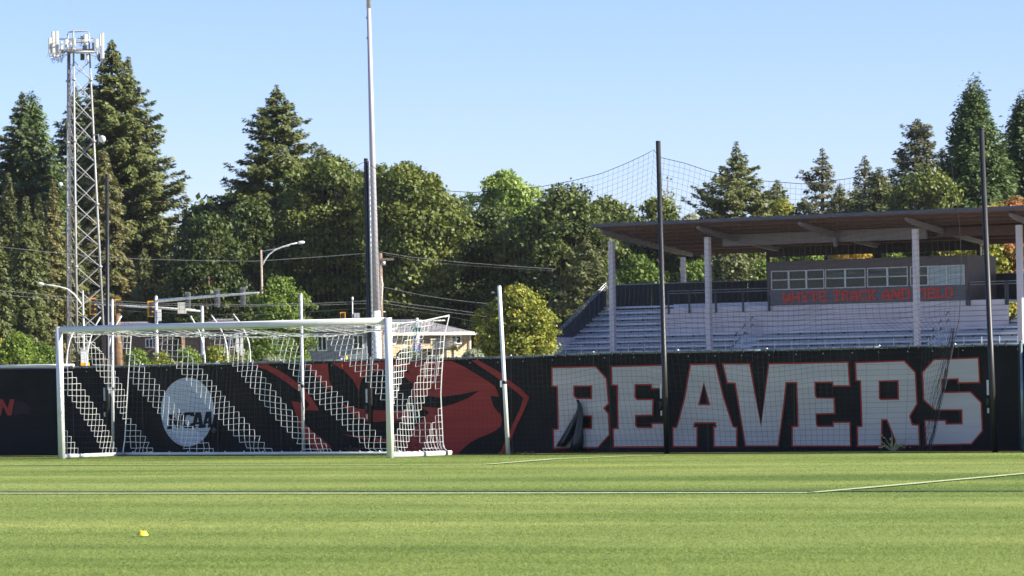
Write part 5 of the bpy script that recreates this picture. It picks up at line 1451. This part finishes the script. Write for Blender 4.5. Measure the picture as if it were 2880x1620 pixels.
# ---- left group
conifer('dark fir with a broken-looking top at the left edge of the picture', 62, 252, 292, [(290, 18, 14), (330, 30, 22), (380, 62, 40), (450, 80, 70), (560, 105, 90), (1000, 120, 110)], 'blue', 11, leaf=.34, t0=.35, droop=.3)
conifer('rounder blue-green cedar close behind the left edge fir', 88, 262, 300, [(285, 12, 14), (320, 22, 28), (370, 40, 44), (440, 55, 75), (560, 80, 95), (1000, 90, 100)], 'seq', 12, leaf=.36, t0=.6, clump=1)
conifer('dark fir seen through the lattice tower', 212, 238, 318, [(270, 12, 12), (300, 20, 26), (350, 45, 40), (420, 62, 60), (560, 90, 80), (1000, 100, 90)], 'blue', 13, leaf=.34, t0=.3)
conifer('huge tall fir right of the lattice tower', 314, 106, 286, [(120, 10, 10), (150, 18, 20), (185, 34, 38), (205, 30, 52), (235, 55, 70), (260, 78, 78), (300, 70, 98), (330, 72, 120), (360, 74, 126), (420, 80, 138), (470, 86, 160), (520, 90, 172), (545, 95, 190), (600, 95, 178), (660, 100, 190), (730, 100, 172), (800, 90, 175), (900, 90, 180), (1000, 90, 185)], 'fir', 14, sp=.58, dens=1.25, leaf=.32, t0=.46, droop=.35, ragged=.32)
conifer('second leader fir against the huge tall one, its tip to the right', 360, 152, 290, [(175, 8, 10), (210, 18, 14), (260, 30, 22), (330, 50, 36), (450, 70, 80), (600, 80, 105), (1000, 90, 120)], 'fir', 15, leaf=.30, t0=.5, droop=.4)
for i, (px, top, D, w_, m_, t_, lab) in enumerate([
    (22, 478, 252, 38, 'cedar', .42, 'olive brown cedar at the far left, tallest of the near row'),
    (72, 545, 246, 40, 'cedar', .30, 'olive cedar in the near row, second from the left'),
    (108, 535, 250, 30, 'cedar', .38, 'narrow olive cedar left of the rusty topped one'),
    (148, 497, 256, 38, 'cedar', .72, 'rusty topped cedar just left of the lattice tower'),
    (205, 560, 258, 42, 'cedar', .45, 'olive cedar seen between the legs of the lattice tower'),
    (291, 408, 270, 58, 'cedar', .66, 'brown tipped cedar behind the tall black pole at the left'),
    (-22, 600, 240, 50, 'cedar', .35, 'olive cedar half cut off by the left edge')]):
    conifer(lab, px, top, D, [(top + 30, w_ * .28, w_ * .28), (top + 90, w_ * .62, w_ * .62), (top + 180, w_ * .9, w_ * .95), (top + 320, w_ * 1.25, w_ * 1.25), (1010, w_ * 1.5, w_ * 1.5)],
            m_, 20 + i, sp=.5, dens=1.2, leaf=.27, t0=t_, droop=.55, ragged=.28, name='cedar')
conifer('green fir bough mass low behind the orange signals', 405, 690, 262, [(740, 22, 26), (800, 46, 50), (1000, 60, 64)], 'fir', 29, leaf=.28, t0=.6, droop=.5)

# ---- centre
conifer('tall fir with long ragged boughs left of the light pole', 778, 232, 272, [(245, 5, 5), (262, 20, 24), (285, 34, 36), (300, 46, 58), (322, 72, 50), (345, 78, 72), (368, 68, 92), (392, 72, 66), (405, 78, 80), (425, 104, 128), (452, 92, 138), (478, 140, 120), (500, 150, 110), (530, 120, 120), (552, 185, 130), (575, 130, 130), (620, 140, 140)], 'fir', 31, sp=.62, dens=1.15, leaf=.30, t0=.42, droop=.38, ragged=.5, ybot=760)
conifer('short fir top against the sky just left of the light pole', 905, 400, 280, [(412, 10, 8), (430, 26, 26), (460, 44, 32), (520, 60, 50), (640, 80, 70)], 'fir', 32, leaf=.28, t0=.5, ybot=800)
broad('broad dark tree with a round top below the ragged fir', 590, 592, 258, [(612, 45, 60), (650, 68, 95), (720, 90, 130), (800, 100, 150), (900, 105, 150), (1000, 110, 150)], 'maple', 33, 150, 120, 1.15, .22, .22)
broad('dark tree mass left of centre behind the tan street lamp', 720, 560, 262, [(600, 70, 70), (680, 110, 110), (800, 130, 130), (1000, 140, 130)], 'maple', 34, 150, 120, 1.2, .22, .30)
broad('tall leafy tree just left of the light pole', 940, 446, 264, [(456, 70, 80), (475, 118, 100), (540, 150, 115), (620, 165, 110), (720, 160, 105), (850, 160, 100), (1000, 150, 100)], 'maple', 35, 260, 130, 1.15, .22, .50)
broad('sunlit rounded maple just right of the light pole', 1150, 460, 258, [(468, 100, 40), (488, 115, 85), (520, 112, 110), (560, 112, 140), (610, 100, 150), (660, 100, 150), (730, 95, 120), (820, 80, 90), (1000, 70, 80)], 'maple', 36, 240, 135, 1.15, .22, .62)
broad('light leafy sprig tree top poking above the sunlit maple', 1225, 484, 282, [(500, 12, 12), (530, 18, 20), (600, 34, 36), (700, 60, 60)], 'grey', 37, 26, 90, .8, .22, .6, ybot=760)
broad('shaded tree in the gap right of the sunlit maple', 1300, 566, 272, [(590, 32, 26), (640, 60, 60), (720, 80, 90), (850, 90, 110), (1000, 90, 110)], 'maple', 38, 130, 120, 1.15, .22, .16)
broad('pale yellow-green tree glowing above the dark maples', 1430, 477, 300, [(486, 34, 38), (505, 68, 66), (530, 82, 88), (560, 86, 92), (620, 80, 80), (700, 70, 70)], 'light', 39, 110, 130, 1.0, .22, .5, ybot=760)
broad('big dark maple right of centre with a domed top', 1600, 517, 256, [(526, 40, 42), (545, 90, 75), (570, 115, 90), (610, 150, 110), (660, 180, 130), (730, 190, 130), (820, 200, 140), (1000, 200, 120)], 'maple', 40, 300, 135, 1.2, .22, .36)
broad('dark maple left of the domed one, behind the overhead wires', 1410, 556, 262, [(580, 70, 60), (620, 95, 90), (700, 110, 110), (820, 110, 110), (1000, 110, 110)], 'maple', 41, 170, 125, 1.15, .22, .26)
broad('maple with two small humps left of the black pole', 1740, 541, 266, [(552, 52, 44), (580, 70, 66), (640, 90, 90), (760, 110, 110), (1000, 110, 110)], 'maple', 42, 140, 125, 1.05, .22, .42)
broad('maple with a flat top right of the black pole', 1860, 552, 268, [(566, 50, 40), (600, 66, 70), (680, 90, 90), (800, 100, 100), (1000, 100, 100)], 'maple', 43, 130, 125, 1.05, .22, .46)
broad('thin pale see-through tree just right of the black pole', 1882, 482, 292, [(500, 8, 14), (530, 16, 36), (560, 22, 50), (620, 40, 60), (700, 50, 60)], 'palegrey', 44, 26, 34, .7, .17, .45, ybot=700, hollow=.1)
broad('pale silvery shrub top just above the grandstand roof', 1958, 592, 300, [(604, 24, 22), (630, 34, 30), (700, 44, 40)], 'palegrey', 45, 26, 60, .7, .18, .7, ybot=720)
conifer('ragged olive pine left of the grandstand', 1650, 668, 232, [(700, 30, 26), (760, 62, 56), (840, 84, 74), (1000, 110, 90)], 'cedar', 46, sp=.5, dens=1.3, leaf=.24, t0=.42, droop=.2, ragged=.35, name='pine')
broad('low green tree behind the left of the grandstand', 1800, 700, 245, [(730, 40, 46), (800, 66, 76), (1000, 80, 80)], 'green', 47, 80, 120, .95, .2, .22)
broad('yellow-green tree with orange patches left of the grandstand', 1458, 806, 192, [(818, 30, 58), (838, 60, 62), (856, 88, 72), (880, 80, 96), (905, 112, 88), (935, 104, 98), (965, 118, 84), (1000, 112, 76)], 'autumn', 48, 150, 150, .62, .135, .34, tspread=.3, depth=.7)
broad('fresh green young tree behind the tan street lamp', 790, 776, 208, [(790, 26, 30), (820, 60, 66), (870, 82, 84), (930, 84, 80), (1000, 86, 80)], 'green', 49, 130, 130, .62, .125, .42)
broad('green bush tree low between the house and the bent posts', 735, 930, 204, [(945, 40, 44), (980, 60, 50), (1020, 66, 50)], 'green', 50, 50, 110, .5, .12, .25)

broad('leafy crown filling the gap behind the big grey light pole', 1055, 462, 280, [(474, 60, 60), (500, 80, 80), (600, 90, 90), (800, 90, 90)], 'maple', 165, 90, 120, 1.1, .22, .4, ybot=820)
broad('dark crown filling the gap between the centre maples', 1235, 545, 284, [(560, 50, 50), (600, 80, 80), (700, 90, 90), (900, 90, 90)], 'maple', 166, 90, 120, 1.1, .22, .28, ybot=860)
# ---- behind the grandstand
conifer('pointed sunlit fir above the left of the grandstand roof', 2070, 393, 262, [(410, 7, 7), (440, 18, 22), (470, 42, 38), (500, 52, 56), (540, 100, 74), (575, 108, 88), (600, 116, 98), (700, 120, 100), (1000, 130, 120)], 'fir', 51, sp=.55, dens=1.2, leaf=.27, t0=.58, droop=.1, ragged=.45)
conifer('small fir top between the pointed fir and the brown one', 2186, 500, 290, [(520, 14, 14), (550, 34, 30), (600, 50, 46), (800, 70, 60)], 'fir', 52, leaf=.27, t0=.6)
broad('olive tree with brown patches low above the roof', 2205, 560, 270, [(575, 30, 34), (610, 46, 46), (700, 60, 60), (800, 70, 70)], 'autumn', 53, 46, 90, .9, .2, .35)
conifer('brownish spruce against the sky left of the paired trees', 2313, 411, 284, [(425, 6, 6), (450, 20, 18), (478, 40, 26), (490, 62, 30), (520, 44, 36), (560, 56, 48), (620, 66, 60), (800, 80, 70)], 'grey', 54, leaf=.27, t0=.5, ragged=.4)
conifer('green cedar clump beside the brownish spruce', 2362, 508, 276, [(530, 20, 20), (560, 34, 36), (600, 44, 44), (800, 60, 60)], 'cedar', 55, sp=.5, leaf=.26, t0=.5, droop=.5, name='cedar')
conifer('small spruce top left of the rounded cedar', 2432, 432, 288, [(448, 10, 10), (475, 24, 22), (500, 32, 26), (600, 54, 40), (800, 70, 60)], 'grey', 56, leaf=.26, t0=.55)
conifer('rounded olive cedar behind the middle of the roof', 2472, 462, 268, [(475, 14, 14), (500, 34, 32), (530, 58, 42), (570, 74, 54), (620, 80, 62), (800, 86, 80)], 'cedar', 57, sp=.48, dens=1.2, leaf=.26, t0=.34, droop=.5, name='cedar', ragged=.2)
conifer('grey-green fir with long side boughs right of the rounded cedar', 2582, 328, 278, [(342, 14, 10), (362, 40, 40), (385, 30, 40), (410, 36, 52), (425, 44, 66), (445, 70, 60), (470, 58, 58), (510, 90, 76), (600, 100, 90), (800, 100, 90)], 'grey', 58, dens=1.15, leaf=.28, t0=.42, ragged=.5)
conifer('small bright green pointed cedar beside the giant sequoia', 2649, 411, 262, [(430, 8, 8), (460, 18, 16), (500, 24, 22), (600, 30, 30), (800, 40, 40)], 'seq', 59, leaf=.24, t0=.75, name='cedar')
broad('brown-green tree filling the gap left of the giant sequoia', 2620, 474, 254, [(486, 50, 46), (510, 96, 70), (560, 100, 90), (620, 100, 90), (800, 100, 90)], 'maple', 60, 110, 120, 1.0, .2, .55)
conifer('giant dense dark green sequoia at the right', 2740, 223, 262, [(240, 10, 8), (262, 20, 20), (300, 34, 30), (345, 50, 42), (380, 60, 58), (430, 62, 74), (480, 78, 88), (540, 84, 98), (600, 90, 104), (800, 100, 110)], 'seq', 61, sp=.46, dens=1.7, leaf=.27, t0=.50, droop=.1, ragged=.16, name='sequoia', clump=1)
conifer('second dark sequoia cut by the right edge', 2888, 262, 268, [(290, 22, 20), (340, 40, 40), (390, 50, 50), (415, 76, 60), (480, 80, 80), (560, 92, 90), (800, 100, 100)], 'seq', 62, sp=.46, dens=1.6, leaf=.27, t0=.30, droop=.1, ragged=.16, name='sequoia', clump=1)
broad('orange autumn tree top at the right edge above the roof', 2862, 540, 240, [(550, 12, 20), (570, 20, 30), (600, 26, 40), (700, 50, 70), (900, 60, 80)], 'orange', 63, 70, 110, .6, .16, .5)
broad('yellow-brown shrub line above the roof at the right', 2800, 566, 246, [(575, 40, 40), (600, 60, 60), (800, 90, 90)], 'autumn', 64, 60, 110, .6, .16, .62)
for i, (px, top, m_, t_, lab) in enumerate([(2060, 690, 'cedar', .4, 'olive tree seen under the left of the roof'), (2130, 660, 'green', .2, 'green tree seen under the roof beside the press box'), (2260, 655, 'green', .4, 'green tree glimpsed over the press box louvres'),
                                    (2400, 650, 'autumn', .8, 'orange-tinged tree glimpsed over the press box'), (2530, 640, 'green', .35, 'green tree glimpsed over the right louvres'), (2670, 630, 'autumn', .55, 'yellowing tree behind the right end of the press box'),
                                    (2800, 640, 'autumn', .4, 'yellow-green tree seen under the roof at the right'), (2880, 650, 'autumn', .35, 'orange-flecked tree under the roof at the right edge'), (1960, 720, 'green', .25, 'green tree between the two left grandstand columns')]):
    broad(lab, px, top, 240 + i % 3 * 4, [(top + 20, 40, 40), (top + 60, 66, 66), (top + 150, 80, 80), (1000, 80, 80)], m_, 70 + i, 80, 110, .9, .19, t_)

for i, (px, top, D, w_, m_, t_, lab) in enumerate([
    (2018, 556, 272, 40, 'fir', .5, 'low fir top just left of the pointed sunlit fir'), (2140, 548, 274, 44, 'fir', .6, 'low fir top just right of the pointed sunlit fir'),
    (2262, 548, 266, 50, 'cedar', .5, 'low olive cedar between the two small firs and the brownish spruce'), (2405, 520, 272, 44, 'fir', .5, 'low fir between the green cedar clump and the rounded cedar'),
    (2530, 520, 264, 46, 'cedar', .4, 'low cedar between the rounded cedar and the long boughed fir'), (2000, 600, 268, 40, 'cedar', .3, 'low cedar behind the roof above its left columns'),
    (1962, 640, 262, 50, 'fir', .3, 'shaded fir seen just over the left of the roof')]):
    conifer(lab, px, top, D, [(top + 14, w_ * .35, w_ * .35), (top + 40, w_ * .8, w_ * .8), (top + 90, w_ * 1.1, w_ * 1.1), (1010, w_ * 1.5, w_ * 1.5)], m_, 200 + i, sp=.55, leaf=.27, t0=t_, droop=.4, ragged=.3, ybot=800)
broad('leafy crown filling the slope left of the ragged fir', 560, 572, 276, [(590, 40, 70), (630, 46, 110), (700, 56, 120), (850, 80, 120), (1000, 80, 120)], 'maple', 167, 110, 120, 1.1, .22, .34)
broad('leafy crown right behind the lower boughs of the ragged fir', 690, 520, 280, [(540, 36, 70), (570, 70, 110), (620, 100, 120), (700, 120, 120), (900, 120, 120)], 'maple', 168, 110, 120, 1.1, .22, .40)
# ---- shrubs just above the left of the fence, and under the goal
def shrub(lab, px, top, D, w_, m_, seed, t0, n=40, nm='shrub'):
    e = broad(lab, px, top, D, [(top + w_ * .25, w_ * .5, w_ * .5), (top + w_ * .7, w_ * .9, w_ * .9), (top + w_ * 1.6, w_, w_)], m_, seed, n, 110, .42, .10, t0, name=nm, ybot=top + w_ * 1.6, group='shrubs along the street')
    e['category'] = 'shrub'
shrub('bright green shrub just above the white capping at the left', 52, 932, 196, 66, 'green', 90, .5, 60)
shrub('orange tinged shrub at the very left above the fence', 2, 948, 200, 34, 'autumn', 91, .7)
shrub('dull green shrub left of the goal post', 122, 965, 202, 46, 'green', 92, .1)
for i, (px, top, w_, m_, t_, lab) in enumerate([(385, 985, 26, 'green', .5, 'low shrub behind the left end of the goal'), (455, 985, 44, 'autumn', .3, 'yellowish low shrub by the signal pole'), (530, 975, 36, 'green', .45, 'low shrub just left of the street sign pole'),
                                            (610, 972, 40, 'autumn', .25, 'low yellow-green shrub below the brown gabled house'), (680, 975, 38, 'green', .55, 'low shrub around the narrow signs'), (765, 990, 34, 'palegrey', .3, 'pale bluish shrub in front of the grey house'),
                                            (1330, 985, 26, 'palegrey', .3, 'pale grass-like shrub at the corner of the tan house'), (1148, 985, 14, 'cedar', .3, 'small dark shrub by the tan house')]):
    shrub(lab, px, top, 176 + i, w_, m_, 100 + i, t_, 34)
for px, top, D, lab in ((1150, 948, 214, 'slim yellow cypress left of the route sign'), (1343, 938, 214, 'slim yellow cypress at the right corner of the tan house')):
    e = conifer(lab, px, top, D, [(top + 12, 5, 5), (top + 35, 8, 8), (1010, 8, 8)], 'yellow', 120 + px % 7, sp=.22, dens=2.6, leaf=.11, t0=.4, droop=.1, ragged=.15, name='cypress')
mb = MB(); b = W(333, 1062, 228); q = Vector((b.x, 228, 0)); mb.tube([q, W(331, 990, 228), W(329, 925, 228), W(332, 880, 228)], [.42, .30, .22, .16], 12)
tag(mb.build('bare_trunk', mat('orange_brown_bark', (.17, .10, .05), .9, 0, .25, 3, stretch=(3, 3, .4)), None, True, loc=q), 'orange-brown bare tree trunk behind the goal, right of the black pole', 'tree')

# ---- the wood behind, read as one mass
def backwood():
    rg = np.random.default_rng(77); V = []; T = []
    for px in range(-260, 3150, 34):
        top = 640 + 40 * math.sin(px * .011) + rg.uniform(-25, 25)
        if 620 < px < 1260: top = 540 + rg.uniform(-20, 20)
        elif 1260 <= px < 1720: top = 600 + rg.uniform(-20, 20)
        elif 2150 < px: top = 590 + rg.uniform(-15, 15)
        if 380 < px < 560: top = 700
        D = 330 + rg.uniform(-14, 14); k = D / FPX; X = W(px, 1062, D).x; yh = 1082.3 - .01665 * px
        zt_ = (yh - top) * k; n = 1500
        z = rg.uniform(.5, 1, n) ** .8 * zt_; z = np.where(rg.random(n) < .5, z, rg.uniform(0, zt_, n))
        C = np.stack([X + rg.normal(0, 1.5, n), D + rg.normal(0, 1.4, n), z + rg.normal(0, .5, n)], 1)
        d = norm(rg.normal(0, 1, (n, 3)) + np.array([0, -.3, .3])); sz = rg.uniform(.25, .5, n)
        V.append(diamonds(C, norm(rg.normal(0, 1, (n, 3))), d, sz, sz * .7)); T.append(np.clip(rg.normal(.2, .12, n), 0, 1))
    return npmesh('background_wood', np.concatenate(V), 4, LM['maple'], np.concatenate(T))
tag(backwood(), 'dark wood filling the distance behind the trees', 'wood', kind='stuff')

print('TRIS', sum(len(m.loops) - 2 * len(m.polygons) for m in bpy.data.meshes))

# ================================================================== AIR
mb = MB(); mb.box((0, 175, 29.5), (420, 420, 62)); hz = mb.build('haze', None)
hz.data.materials.clear()
hm = bpy.data.materials.new('thin_summer_haze'); hm.use_nodes = True; hn = hm.node_tree; hn.nodes.clear()
pv = hn.nodes.new('ShaderNodeVolumePrincipled'); pv.inputs['Color'].default_value = (.86, .92, 1, 1); pv.inputs['Density'].default_value = .00004; pv.inputs['Anisotropy'].default_value = .2
ho = hn.nodes.new('ShaderNodeOutputMaterial'); hn.links.new(pv.outputs[0], ho.inputs['Volume']); hz.data.materials.append(hm)
tag(hz, kind='stuff')
